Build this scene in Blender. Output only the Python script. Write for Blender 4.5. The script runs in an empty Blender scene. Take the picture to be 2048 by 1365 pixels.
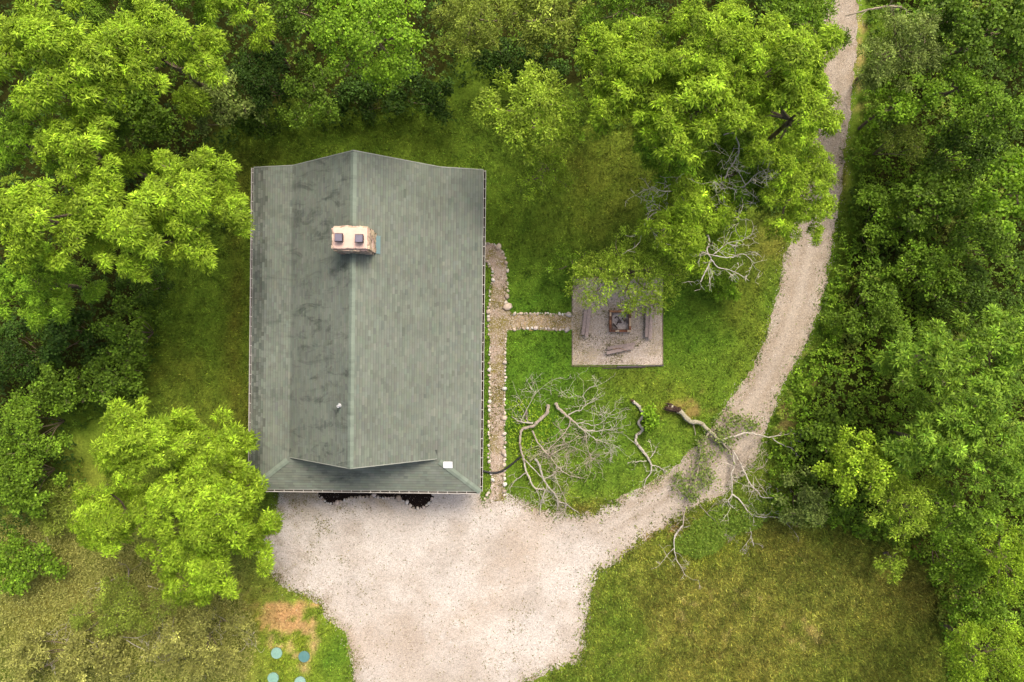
import bpy, math
import numpy as np
from mathutils import Vector
R_ = math.radians
H = 37.0            # camera height above the ground (m)
F = 1369.0          # focal length in pixels of the 2048-wide photograph
sc = bpy.context.scene
col = sc.collection

# ------------------------------------------------------------------ camera, sky, sun, exposure
cam = bpy.data.cameras.new('camera')
cam.sensor_width = 36.0
cam.lens = F / 2048 * 36.0
cam.clip_start = 0.5
cam.clip_end = 6000
co = bpy.data.objects.new('camera', cam); col.objects.link(co)
co.location = (0, 0, H); co.rotation_euler = (0, 0, 0)
sc.camera = co

SUN = Vector((0.30, 0.62, 1.0)).normalized()
w = bpy.data.worlds.new('World'); sc.world = w; w.use_nodes = True
nt = w.node_tree; bg = nt.nodes['Background']
sky = nt.nodes.new('ShaderNodeTexSky'); sky.sky_type = 'NISHITA'; sky.sun_disc = False
sky.sun_elevation = math.asin(SUN.z); sky.sun_rotation = math.atan2(SUN.x, SUN.y)
sky.air_density = 0.65; sky.dust_density = 8.0; sky.ozone_density = 0.4; sky.altitude = 200
nt.links.new(sky.outputs[0], bg.inputs[0]); bg.inputs[1].default_value = 0.15
sl = bpy.data.lights.new('sun', 'SUN'); sl.energy = 1.3; sl.angle = R_(20); sl.color = (1.0, 0.93, 0.80)
so = bpy.data.objects.new('sun', sl); col.objects.link(so)
so.rotation_euler = SUN.to_track_quat('Z', 'Y').to_euler(); so.location = (20, 25, 60)
vs = sc.view_settings
vs.view_transform = 'Standard'; vs.look = 'None'; vs.gamma = 1.0; vs.use_curve_mapping = False
vs.exposure = 1.12
sc.render.engine = 'CYCLES'
sc.cycles.max_bounces = 5; sc.cycles.diffuse_bounces = 3; sc.cycles.glossy_bounces = 2
sc.cycles.transmission_bounces = 4; sc.cycles.transparent_max_bounces = 4

# ------------------------------------------------------------------ helpers
def W(px, py, z=0.0):
    s = (H - z) / F
    return np.array([(px - 1024) * s, (682.5 - py) * s, z])
def WP(pts, z=0.0): return [W(p[0], p[1], z) for p in pts]
def lin(c):
    c = np.asarray(c, float) / 255.0
    return np.where(c <= 0.04045, c / 12.92, ((c + 0.055) / 1.055) ** 2.4)
K = 1.75            # picture brightness of a white horizontal surface; albedo = linear colour / K
def alb(c): return np.clip(lin(c) / K, 0.003, 0.8)

def _h(ix, iy, s):
    n = (ix.astype(np.int64) * 374761393 + iy.astype(np.int64) * 668265263 + s * 1442695041) & 0xffffffff
    n = ((n ^ (n >> 13)) * 1274126177) & 0xffffffff
    n = (n ^ (n >> 16)) & 0xffffffff
    return n / 4294967295.0
def vnoise(x, y, s=0):
    x = np.asarray(x, float); y = np.asarray(y, float)
    ix = np.floor(x); iy = np.floor(y); fx = x - ix; fy = y - iy
    fx = fx * fx * (3 - 2 * fx); fy = fy * fy * (3 - 2 * fy)
    a = _h(ix, iy, s); b = _h(ix + 1, iy, s); c = _h(ix, iy + 1, s); d = _h(ix + 1, iy + 1, s)
    return (a * (1 - fx) + b * fx) * (1 - fy) + (c * (1 - fx) + d * fx) * fy
def fbm(x, y, s=0, o=4):
    t = 0; a = 0.5; n = 0
    for k in range(o):
        t = t + a * vnoise(np.asarray(x) * 2 ** k, np.asarray(y) * 2 ** k, s + 17 * k); n += a; a *= 0.5
    return t / n
def sdf(poly, x, y):
    """signed distance to a closed polygon, negative inside"""
    P = np.asarray(poly, float)[:, :2]; x = np.asarray(x, float); y = np.asarray(y, float)
    d = np.full(x.shape, 1e9); ins = np.zeros(x.shape, bool)
    for i in range(len(P)):
        ax, ay = P[i]; bx, by = P[(i + 1) % len(P)]
        ex, ey = bx - ax, by - ay
        t = np.clip(((x - ax) * ex + (y - ay) * ey) / (ex * ex + ey * ey + 1e-12), 0, 1)
        d = np.minimum(d, np.hypot(x - ax - t * ex, y - ay - t * ey))
        c = ((ay > y) != (by > y)) & (x < (bx - ax) * (y - ay) / ((by - ay) if by != ay else 1e-12) + ax)
        ins ^= c
    return np.where(ins, -d, d)
def smooth(pts, n=4, closed=False):
    P = np.asarray(pts, float); out = []; m = len(P)
    rng_ = range(m) if closed else range(m - 1)
    for i in rng_:
        if closed: p0, p1, p2, p3 = P[(i - 1) % m], P[i], P[(i + 1) % m], P[(i + 2) % m]
        else: p0, p1, p2, p3 = P[max(i - 1, 0)], P[i], P[i + 1], P[min(i + 2, m - 1)]
        for k in range(n):
            t = k / n
            out.append(0.5 * (2 * p1 + (p2 - p0) * t + (2 * p0 - 5 * p1 + 4 * p2 - p3) * t * t + (3 * p1 - p0 - 3 * p2 + p3) * t ** 3))
    if not closed: out.append(P[-1])
    return np.array(out)
def unit(v):
    v = np.asarray(v, float); return v / (np.linalg.norm(v, axis=-1, keepdims=True) + 1e-12)

class MB:
    def __init__(s): s.v = []; s.f = []; s.c = []; s.n = 0
    def add(s, v, f, c=(1, 1, 1)):
        v = np.asarray(v, np.float32).reshape(-1, 3); f = np.asarray(f, np.int64)
        c = np.asarray(c, np.float32)
        if c.ndim == 1: c = np.broadcast_to(c, (len(v), 3))
        s.v.append(v); s.c.append(c); s.f.append(f + s.n); s.n += len(v); return s
    def box(s, c, size, rz=0.0, colr=(1, 1, 1), tilt=None, jit=0.0, rng=None):
        sx, sy, sz = [q / 2 for q in size]
        p = np.array([[x, y, z] for z in (-sz, sz) for y in (-sy, sy) for x in (-sx, sx)])
        if jit and rng is not None: p = p + rng.normal(0, jit, p.shape)
        if tilt is not None:
            a, b = tilt
            ca, sa = math.cos(a), math.sin(a); p = p @ np.array([[1, 0, 0], [0, ca, sa], [0, -sa, ca]])
            cb, sb = math.cos(b), math.sin(b); p = p @ np.array([[cb, 0, -sb], [0, 1, 0], [sb, 0, cb]])
        ca, sa = math.cos(rz), math.sin(rz)
        p = p @ np.array([[ca, sa, 0], [-sa, ca, 0], [0, 0, 1]]) + np.asarray(c, float)
        return s.add(p, [[0, 2, 3, 1], [4, 5, 7, 6], [0, 1, 5, 4], [2, 6, 7, 3], [0, 4, 6, 2], [1, 3, 7, 5]], colr)
    def tube(s, pts, rad, sides=6, colr=(1, 1, 1), cap=True):
        P = np.asarray(pts, float); n = len(P)
        rad = np.broadcast_to(np.asarray(rad, float), (n,)) if np.ndim(rad) == 0 or len(np.atleast_1d(rad)) == n else np.interp(np.linspace(0, 1, n), np.linspace(0, 1, len(rad)), rad)
        T = unit(np.gradient(P, axis=0)) if n > 2 else unit(np.repeat((P[-1] - P[0])[None], n, 0))
        ref = np.array([0, 0, 1.0]) if abs(T[:, 2]).mean() < 0.8 else np.array([1.0, 0, 0])
        A = unit(np.cross(T, ref)); B = np.cross(T, A)
        an = np.arange(sides) / sides * 2 * math.pi
        V = P[:, None] + rad[:, None, None] * (np.cos(an)[None, :, None] * A[:, None] + np.sin(an)[None, :, None] * B[:, None])
        i = np.arange(n - 1)[:, None] * sides; j = np.arange(sides)[None]; k = (j + 1) % sides
        fq = np.stack([i + j, i + k, i + sides + k, i + sides + j], -1).reshape(-1, 4)
        s.add(V.reshape(-1, 3), fq, colr)
        if cap:
            for q in (0, n - 1):
                b = s.n - n * sides + q * sides if q else s.n - n * sides
                ring = np.arange(sides) + b - s.n
                if sides == 3: s.f.append(np.array([ring + s.n]))
                elif sides == 4: s.f.append(np.array([ring + s.n]))
                else:
                    s.f.append(np.stack([np.full(sides - 2, ring[0]), ring[1:-1], ring[2:]], -1) + s.n)
        return s
    def mesh(s, name, smooth_=False):
        me = bpy.data.meshes.new(name)
        if not s.v: return me
        V = np.concatenate(s.v); C = np.concatenate(s.c)
        li = np.concatenate([f.reshape(-1) for f in s.f]); tot = np.concatenate([np.full(len(f), f.shape[1]) for f in s.f])
        st = np.concatenate([[0], np.cumsum(tot)[:-1]])
        me.vertices.add(len(V)); me.vertices.foreach_set('co', V.astype(np.float32).ravel())
        me.loops.add(len(li)); me.loops.foreach_set('vertex_index', li.astype(np.int32))
        me.polygons.add(len(tot)); me.polygons.foreach_set('loop_start', st.astype(np.int32)); me.polygons.foreach_set('loop_total', tot.astype(np.int32))
        me.polygons.foreach_set('use_smooth', np.full(len(tot), bool(smooth_)))
        a = me.attributes.new('Col', 'FLOAT_COLOR', 'POINT')
        a.data.foreach_set('color', np.concatenate([C, np.ones((len(C), 1))], 1).astype(np.float32).ravel())
        me.update(calc_edges=True)
        return me
    def build(s, name, mat, parent=None, smooth_=False, loc=None):
        me = s.mesh(name, smooth_)
        return link(name, me, mat, parent, loc)
def link(name, me, mat, parent=None, loc=None):
    o = bpy.data.objects.new(name, me); col.objects.link(o)
    if mat is not None and not me.materials: me.materials.append(mat)
    if parent is not None: o.parent = parent
    if loc is not None: o.location = loc
    return o
def empty(name, loc=(0, 0, 0), rz=0.0):
    o = bpy.data.objects.new(name, None); col.objects.link(o)
    o.location = loc; o.rotation_euler = (0, 0, rz); o.empty_display_size = 0.3
    return o
def tag(o, label=None, cat=None, group=None, kind=None):
    if label: o['label'] = label
    if cat: o['category'] = cat
    if group: o['group'] = group
    if kind: o['kind'] = kind
    return o

# ------------------------------------------------------------------ materials
def newmat(name):
    m = bpy.data.materials.new(name); m.use_nodes = True
    t = m.node_tree; b = t.nodes['Principled BSDF']; b.inputs['Specular IOR Level'].default_value = 0.25
    return m, t, b
def nd(t, typ, **kw):
    n = t.nodes.new(typ)
    for k, v in kw.items(): setattr(n, k, v)
    return n
def col_attr(t):
    a = nd(t, 'ShaderNodeAttribute'); a.attribute_name = 'Col'; return a.outputs['Color']
def mix(t, a, b, fac, mode='MIX'):
    m = nd(t, 'ShaderNodeMix', data_type='RGBA', blend_type=mode)
    for sock, val in ((m.inputs[0], fac), (m.inputs[6], a), (m.inputs[7], b)):
        if hasattr(val, 'links') or hasattr(val, 'node'): t.links.new(val, sock)
        else: sock.default_value = val if not hasattr(val, '__len__') else (*val[:3], 1)
    return m.outputs[2]
def noise(t, scale, detail=4, rough=0.6, vec=None, dist=0.0):
    n = nd(t, 'ShaderNodeTexNoise'); n.inputs['Scale'].default_value = scale; n.inputs['Detail'].default_value = detail
    n.inputs['Roughness'].default_value = rough; n.inputs['Distortion'].default_value = dist
    if vec is None:
        g = nd(t, 'ShaderNodeNewGeometry'); vec = g.outputs['Position']
    t.links.new(vec, n.inputs['Vector']); return n.outputs[0]
def ramp(t, v, lo, hi, a=0.0, b=1.0):
    r = nd(t, 'ShaderNodeMapRange'); r.clamp = True
    t.links.new(v, r.inputs[0])
    for i, q in enumerate((lo, hi, a, b)): r.inputs[i + 1].default_value = q
    return r.outputs[0]
def bump(t, b, h, strength, dist=0.02):
    n = nd(t, 'ShaderNodeBump'); n.inputs['Strength'].default_value = strength; n.inputs['Distance'].default_value = dist
    t.links.new(h, n.inputs['Height']); t.links.new(n.outputs[0], b.inputs['Normal'])
def grey(t, v):
    c = nd(t, 'ShaderNodeCombineColor')
    for i in range(3): t.links.new(v, c.inputs[i])
    return c.outputs[0]

def leaf_mat(name, trans=0.38, spec=0.25, rough=0.5):
    m, t, b = newmat(name)
    c = col_attr(t)
    b.inputs['Roughness'].default_value = rough; b.inputs['Specular IOR Level'].default_value = spec
    t.links.new(c, b.inputs['Base Color'])
    tr = nd(t, 'ShaderNodeBsdfTranslucent')
    t.links.new(mix(t, c, (1.25, 1.15, 0.5), 1.0, 'MULTIPLY'), tr.inputs['Color'])
    ms = nd(t, 'ShaderNodeMixShader'); ms.inputs[0].default_value = trans
    t.links.new(b.outputs[0], ms.inputs[1]); t.links.new(tr.outputs[0], ms.inputs[2])
    t.links.new(ms.outputs[0], t.nodes['Material Output'].inputs[0])
    return m
def simple(name, rough=0.8, var=0.25, scale=8.0, spec=0.2, bmp=0.0, metal=0.0):
    """colour attribute times procedural mottling"""
    m, t, b = newmat(name)
    n = noise(t, scale, 5, 0.65)
    v = ramp(t, n, 0.25, 0.75, 1 - var, 1 + var)
    t.links.new(mix(t, col_attr(t), grey(t, v), 1.0, 'MULTIPLY'), b.inputs['Base Color'])
    b.inputs['Roughness'].default_value = rough; b.inputs['Specular IOR Level'].default_value = spec; b.inputs['Metallic'].default_value = metal
    if bmp: bump(t, b, noise(t, scale * 3, 5, 0.7), bmp)
    return m
M = {}
M['leaf'] = leaf_mat('leaf', 0.32, 0.15, 0.6)
M['leaf_dull'] = leaf_mat('leaf_dull', 0.30, 0.15, 0.6)
M['grass_blade'] = leaf_mat('grass_blade', 0.25, 0.1, 0.7)
m, t, b = newmat('bark')
c = mix(t, col_attr(t), grey(t, ramp(t, noise(t, 16, 6, 0.75), 0.28, 0.72, 0.55, 1.35)), 1.0, 'MULTIPLY')
c = mix(t, c, mix(t, c, (0.42, 0.36, 0.30), 1.0, 'MULTIPLY'), ramp(t, noise(t, 3.2, 5, 0.7, dist=0.6), 0.55, 0.68))
t.links.new(c, b.inputs['Base Color']); b.inputs['Roughness'].default_value = 0.95; b.inputs['Specular IOR Level'].default_value = 0.1
bump(t, b, noise(t, 30, 5, 0.75), 0.9, 0.03); M['bark'] = m
M['stone'] = simple('stone', 0.85, 0.22, 12, 0.2, 0.4)
M['wood'] = simple('weathered_wood', 0.85, 0.35, 10, 0.15, 0.4)
M['paint'] = simple('painted_metal', 0.5, 0.10, 5, 0.4)
M['plastic'] = simple('plastic', 0.55, 0.08, 9, 0.4)
M['concrete'] = simple('concrete_cap', 0.9, 0.10, 4, 0.15, 0.3)
M['ash'] = simple('ash', 0.95, 0.5, 9, 0.05, 0.8)
M['mulch'] = simple('mulch', 0.95, 0.5, 25, 0.05, 0.8)
M['pebble'] = simple('pebble', 0.9, 0.15, 20, 0.15)

# ground: regional colour comes with the sheet, grain from noise
m, t, b = newmat('lawn_soil')
n1 = noise(t, 1.3, 6, 0.7); n2 = noise(t, 9, 5, 0.75)
c = mix(t, col_attr(t), grey(t, ramp(t, n1, 0.3, 0.7, 0.75, 1.25)), 1.0, 'MULTIPLY')
c = mix(t, c, grey(t, ramp(t, n2, 0.3, 0.7, 0.5, 1.5)), 1.0, 'MULTIPLY')
t.links.new(c, b.inputs['Base Color']); b.inputs['Roughness'].default_value = 0.95; b.inputs['Specular IOR Level'].default_value = 0.05
bump(t, b, n2, 0.6, 0.05); M['ground'] = m
# gravel
m, t, b = newmat('gravel')
g = nd(t, 'ShaderNodeNewGeometry').outputs['Position']
vo = nd(t, 'ShaderNodeTexVoronoi'); vo.inputs['Scale'].default_value = 24; t.links.new(g, vo.inputs['Vector'])
sp = nd(t, 'ShaderNodeSeparateColor'); t.links.new(vo.outputs['Color'], sp.inputs[0])
n1 = noise(t, 0.35, 6, 0.62, dist=0.4); n2 = noise(t, 6, 6, 0.8)
c = mix(t, col_attr(t), grey(t, ramp(t, sp.outputs[0], 0, 1, 0.78, 1.16)), 1.0, 'MULTIPLY')
c = mix(t, c, grey(t, ramp(t, n1, 0.3, 0.7, 0.88, 1.08)), 1.0, 'MULTIPLY')
c = mix(t, c, grey(t, ramp(t, n2, 0.32, 0.5, 0.8, 1.03)), 1.0, 'MULTIPLY')
t.links.new(c, b.inputs['Base Color']); b.inputs['Roughness'].default_value = 0.95; b.inputs['Specular IOR Level'].default_value = 0.08
bump(t, b, vo.outputs['Distance'], 0.5, 0.03); M['gravel'] = m
# shingles: granules, algae smears on the side away from the sun
m, t, b = newmat('shingle')
tc = nd(t, 'ShaderNodeNewGeometry').outputs['Position']
mp = nd(t, 'ShaderNodeMapping'); mp.inputs['Scale'].default_value = (0.6, 2.0, 1); t.links.new(tc, mp.inputs['Vector'])
big = noise(t, 0.85, 7, 0.66, mp.outputs[0], 0.9)
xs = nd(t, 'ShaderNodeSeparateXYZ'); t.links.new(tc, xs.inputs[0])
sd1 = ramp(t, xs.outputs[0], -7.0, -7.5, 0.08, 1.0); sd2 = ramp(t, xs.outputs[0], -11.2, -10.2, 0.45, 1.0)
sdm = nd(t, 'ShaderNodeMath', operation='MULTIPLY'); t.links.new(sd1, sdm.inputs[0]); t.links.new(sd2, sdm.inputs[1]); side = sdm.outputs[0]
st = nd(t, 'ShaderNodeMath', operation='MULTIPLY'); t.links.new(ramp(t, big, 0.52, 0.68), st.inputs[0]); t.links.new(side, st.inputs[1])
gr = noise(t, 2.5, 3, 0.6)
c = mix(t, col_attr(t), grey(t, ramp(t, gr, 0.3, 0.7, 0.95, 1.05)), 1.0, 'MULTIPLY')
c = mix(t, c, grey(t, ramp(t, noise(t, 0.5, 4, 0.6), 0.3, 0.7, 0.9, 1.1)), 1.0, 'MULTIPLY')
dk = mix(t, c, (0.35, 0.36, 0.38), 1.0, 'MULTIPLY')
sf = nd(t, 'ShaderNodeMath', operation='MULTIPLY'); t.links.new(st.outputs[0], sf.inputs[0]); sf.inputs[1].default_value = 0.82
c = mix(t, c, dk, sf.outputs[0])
t.links.new(c, b.inputs['Base Color']); b.inputs['Roughness'].default_value = 0.9; b.inputs['Specular IOR Level'].default_value = 0.15
M['shingle'] = m

# ------------------------------------------------------------------ ground regions (photo outline at ground level)
DRIVE = WP([(556, 950), (552, 1010), (545, 1045), (520, 1078), (516, 1105), (530, 1132), (548, 1160), (580, 1180), (612, 1196), (640, 1207), (652, 1237),
    (690, 1265), (698, 1300), (706, 1335), (708, 1365), (712, 1420), (716, 1480), (1010, 1480), (1030, 1400), (1052, 1365), (1105, 1344), (1163, 1322), (1178, 1260), (1184, 1180),
    (1196, 1150), (1240, 1122), (1299, 1077), (1368, 1034), (1445, 987), (1492, 946), (1518, 905), (1534, 853), (1566, 774), (1604, 703), (1633, 641), (1652, 563),
    (1664, 494), (1672, 440), (1682, 369), (1692, 284), (1704, 191), (1710, 113), (1717, 41), (1714, -20), (1704, -90), (1640, -90), (1650, 0), (1650, 100), (1635, 220), (1612, 340), (1590, 430), (1578, 480),
    (1569, 515), (1555, 590), (1541, 640), (1525, 690), (1505, 738), (1474, 780), (1442, 826), (1425, 852), (1387, 899), (1348, 934), (1299, 967), (1241, 997),
    (1189, 1016), (1150, 1027), (1088, 1018), (1050, 1003), (1016, 990), (990, 990), (965, 1003), (955, 950)])
PATH = WP([(955, 484), (985, 487), (1000, 494), (1010, 508), (1014, 540), (1014, 590), (1013, 615), (1024, 628), (1090, 628), (1143, 629), (1152, 629), (1152, 660), (1100, 661), (1040, 660), (1016, 662), (1012, 690),
    (1010, 760), (1009, 860), (1009, 960), (1009, 1002), (990, 1003), (978, 998), (983, 975), (981, 940), (978, 880), (980, 760), (979, 690), (977, 640), (979, 600), (986, 565), (985, 540), (974, 520), (955, 515)])
PAD = WP([(1145, 556), (1326, 556), (1325, 650), (1325, 730), (1145, 730)])
MULCH = WP([(636, 950), (637, 994), (648, 1005), (665, 1010), (684, 1004), (703, 997), (745, 996), (785, 997), (808, 1003), (822, 1016), (838, 1020), (856, 1014), (864, 1003), (868, 989), (868, 950)])

def gravel_d(x, y):
    d = np.minimum(np.minimum(sdf(DRIVE, x, y), sdf(PATH, x, y)), sdf(PAD, x, y))
    return d

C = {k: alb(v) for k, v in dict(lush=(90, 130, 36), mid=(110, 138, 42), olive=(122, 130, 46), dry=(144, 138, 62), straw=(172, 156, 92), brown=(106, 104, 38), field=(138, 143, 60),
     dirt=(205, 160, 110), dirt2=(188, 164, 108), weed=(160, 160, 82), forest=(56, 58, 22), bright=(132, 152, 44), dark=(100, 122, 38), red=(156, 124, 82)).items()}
BLOBS = [  # px, py, rx, ry, colour, strength
    (1200, 650, 330, 260, 'lush', 1.0), (1100, 450, 170, 130, 'mid', 0.8), (1230, 380, 130, 150, 'olive', 0.7), (1500, 620, 60, 130, 'olive', 0.6), (1530, 500, 50, 60, 'dry', 0.6),
    (1090, 830, 120, 120, 'lush', 0.9), (1290, 790, 130, 60, 'olive', 0.5), (1100, 960, 110, 60, 'mid', 0.8), (1230, 950, 80, 60, 'lush', 0.5), (1180, 1010, 40, 14, 'dry', 0.8),
    (400, 700, 130, 250, 'mid', 0.8), (478, 650, 30, 330, 'brown', 0.6), (490, 330, 70, 80, 'brown', 0.5), (420, 830, 100, 60, 'brown', 0.35), (360, 740, 80, 60, 'olive', 0.7),
    (640, 280, 160, 50, 'mid', 0.6), (820, 290, 100, 60, 'dark', 0.4),
    (1550, 1220, 420, 220, 'field', 1.3), (1400, 1200, 120, 150, 'dry', 0.4), (1620, 1100, 140, 80, 'dark', 0.35), (1630, 1280, 40, 30, 'straw', 0.8), (1430, 1250, 120, 60, 'straw', 0.35), (1500, 1330, 140, 60, 'dry', 0.4),
    (1800, 1180, 60, 90, 'dry', 0.5), (1840, 1097, 24, 10, 'red', 0.9), (1560, 1090, 60, 60, 'dry', 0.5), (1420, 1090, 90, 40, 'bright', 0.7), (1230, 1250, 60, 120, 'mid', 0.6), (1330, 1060, 70, 18, 'red', 0.55), (1780, 1300, 120, 90, 'olive', 0.4),
    (200, 1200, 330, 180, 'weed', 1.0), (80, 1230, 110, 90, 'dry', 0.6), (110, 1000, 120, 70, 'dry', 0.6), (200, 930, 70, 60, 'bright', 0.4), (350, 1320, 150, 80, 'weed', 0.6), (160, 1330, 100, 60, 'olive', 0.5),
    (590, 1290, 90, 120, 'bright', 0.8), (550, 1222, 62, 24, 'dirt', 1.6), (572, 1258, 58, 34, 'dirt', 1.15), (625, 1300, 30, 60, 'dirt2', 0.7), (570, 1290, 50, 20, 'dirt2', 0.7), (500, 1260, 40, 90, 'olive', 0.7), (668, 1240, 34, 30, 'bright', 0.8), (675, 1310, 30, 60, 'lush', 0.6),
    (1370, 812, 40, 18, 'red', 1.0), (1350, 800, 70, 40, 'bright', 0.3), (1620, 780, 16, 40, 'straw', 0.5), (1720, 100, 14, 130, 'straw', 0.9), (1690, 350, 14, 60, 'dry', 0.7), (1575, 830, 16, 50, 'straw', 0.7),
]
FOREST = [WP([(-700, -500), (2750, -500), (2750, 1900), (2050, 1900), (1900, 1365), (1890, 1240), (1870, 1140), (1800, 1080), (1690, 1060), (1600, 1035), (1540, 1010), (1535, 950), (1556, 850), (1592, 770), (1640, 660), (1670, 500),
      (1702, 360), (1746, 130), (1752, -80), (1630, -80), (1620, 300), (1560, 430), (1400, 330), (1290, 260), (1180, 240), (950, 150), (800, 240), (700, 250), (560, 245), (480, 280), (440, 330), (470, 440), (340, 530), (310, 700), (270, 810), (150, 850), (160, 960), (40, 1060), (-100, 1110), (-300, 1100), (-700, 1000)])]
def ground_color(x, y):
    x = np.asarray(x, float); y = np.asarray(y, float)
    px = x * F / H + 1024; py = 682.5 - y * F / H
    wx = px + 60 * (fbm(x * 0.5, y * 0.5, 3) - 0.5) * 2; wy = py + 60 * (fbm(x * 0.5, y * 0.5, 9) - 0.5) * 2
    out = np.broadcast_to(C['mid'], x.shape + (3,)).copy()
    nn = fbm(x * 1.1, y * 1.1, 21, 5); nf = fbm(x * 2.6, y * 2.6, 23, 5)
    for bx, by, rx, ry, k, s in BLOBS:
        sc_ = min(1.0, min(rx, ry) / 60)
        d2 = ((px + (wx - px) * sc_ - bx) / rx) ** 2 + ((py + (wy - py) * sc_ - by) / ry) ** 2
        wgt = np.clip(s * np.exp(-d2 * 1.1) * (0.45 + 1.1 * nn), 0, 1)[..., None]
        if k in ('dirt', 'dirt2', 'straw', 'red'):
            wgt = np.clip((s * np.exp(-d2 * 1.1) - 0.46) * 2.0 + (nf - 0.5) * 4.5, 0, 0.92)[..., None] * (d2 < 6)[..., None]
        out = out * (1 - wgt) + C[k] * wgt
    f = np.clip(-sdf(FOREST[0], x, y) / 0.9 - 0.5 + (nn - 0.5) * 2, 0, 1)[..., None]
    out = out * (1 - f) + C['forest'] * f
    patch = fbm(x * 2.3 + 50, y * 2.3, 5, 4)[..., None]
    a = np.clip((patch - 0.5) * 1.4, -0.3, 0.3)
    out = out * (1 + a * np.array([0.6, 0.45, 0.5]))
    fieldw = np.clip((px - 1150) / 100, 0, 1) * np.clip((py - 1020) / 60, 0, 1)      # mowing streaks in the field
    stk = vnoise((x * 0.87 - y * 0.5) * 1.6, (x * 0.5 + y * 0.87) * 0.16, 44) - 0.5
    out = out * (1 + (0.28 * stk * fieldw)[..., None])
    return np.clip(out, 0.003, 0.7)

# ground sheet
fx = np.arange(-31, 31.01, 0.25); fy = np.arange(-22, 22.01, 0.25)
xs_ = np.concatenate([[-3000, -700, -200, -80, -45], fx, [45, 80, 200, 700, 3000]])
ys_ = np.concatenate([[-3000, -700, -200, -80, -40], fy, [40, 80, 200, 700, 3000]])
X, Y = np.meshgrid(xs_, ys_); nx, ny = len(xs_), len(ys_)
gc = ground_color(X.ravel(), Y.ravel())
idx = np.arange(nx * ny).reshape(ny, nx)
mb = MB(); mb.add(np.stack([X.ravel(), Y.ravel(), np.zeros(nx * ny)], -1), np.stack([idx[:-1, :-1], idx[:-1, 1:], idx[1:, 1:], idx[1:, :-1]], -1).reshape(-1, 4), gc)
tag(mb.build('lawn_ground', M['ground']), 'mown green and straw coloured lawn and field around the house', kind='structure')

def sheet(name, poly, z, step, colfn, mat, wob=0.12, wsc=2.2, label=None, seed=0):
    P = np.array(poly); x0, y0 = P[:, 0].min() - 0.5, P[:, 1].min() - 0.5; x1, y1 = P[:, 0].max() + 0.5, P[:, 1].max() + 0.5
    gx = np.arange(x0, x1, step); gy = np.arange(y0, y1, step); X, Y = np.meshgrid(gx, gy)
    f = sdf(poly, X, Y) + wob * 2 * (fbm(X * wsc, Y * wsc, seed + 77, 5) - 0.5) * 2
    cc = (f[:-1, :-1] + f[1:, 1:] + f[:-1, 1:] + f[1:, :-1]) / 4 < 0
    gyv, gxv = np.gradient(f, step); gg = gxv ** 2 + gyv ** 2 + 0.05
    cnt = np.zeros(f.shape); cnt[:-1, :-1] += cc; cnt[1:, 1:] += cc; cnt[:-1, 1:] += cc; cnt[1:, :-1] += cc
    e = (cnt > 0) & (cnt < 4)
    mv = np.clip(f / np.sqrt(gg), -step, step)
    X2 = np.where(e, X - mv * gxv / np.sqrt(gg), X); Y2 = np.where(e, Y - mv * gyv / np.sqrt(gg), Y)
    idx = np.arange(f.size).reshape(f.shape)
    q = np.stack([idx[:-1, :-1], idx[:-1, 1:], idx[1:, 1:], idx[1:, :-1]], -1)[cc]
    used, inv = np.unique(q, return_inverse=True)
    xx, yy = X2.ravel()[used], Y2.ravel()[used]
    mb = MB(); mb.add(np.stack([xx, yy, np.full(len(xx), z)], -1), inv.reshape(-1, 4), colfn(xx, yy))
    o = mb.build(name, mat); tag(o, label, kind='structure'); return o

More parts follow.
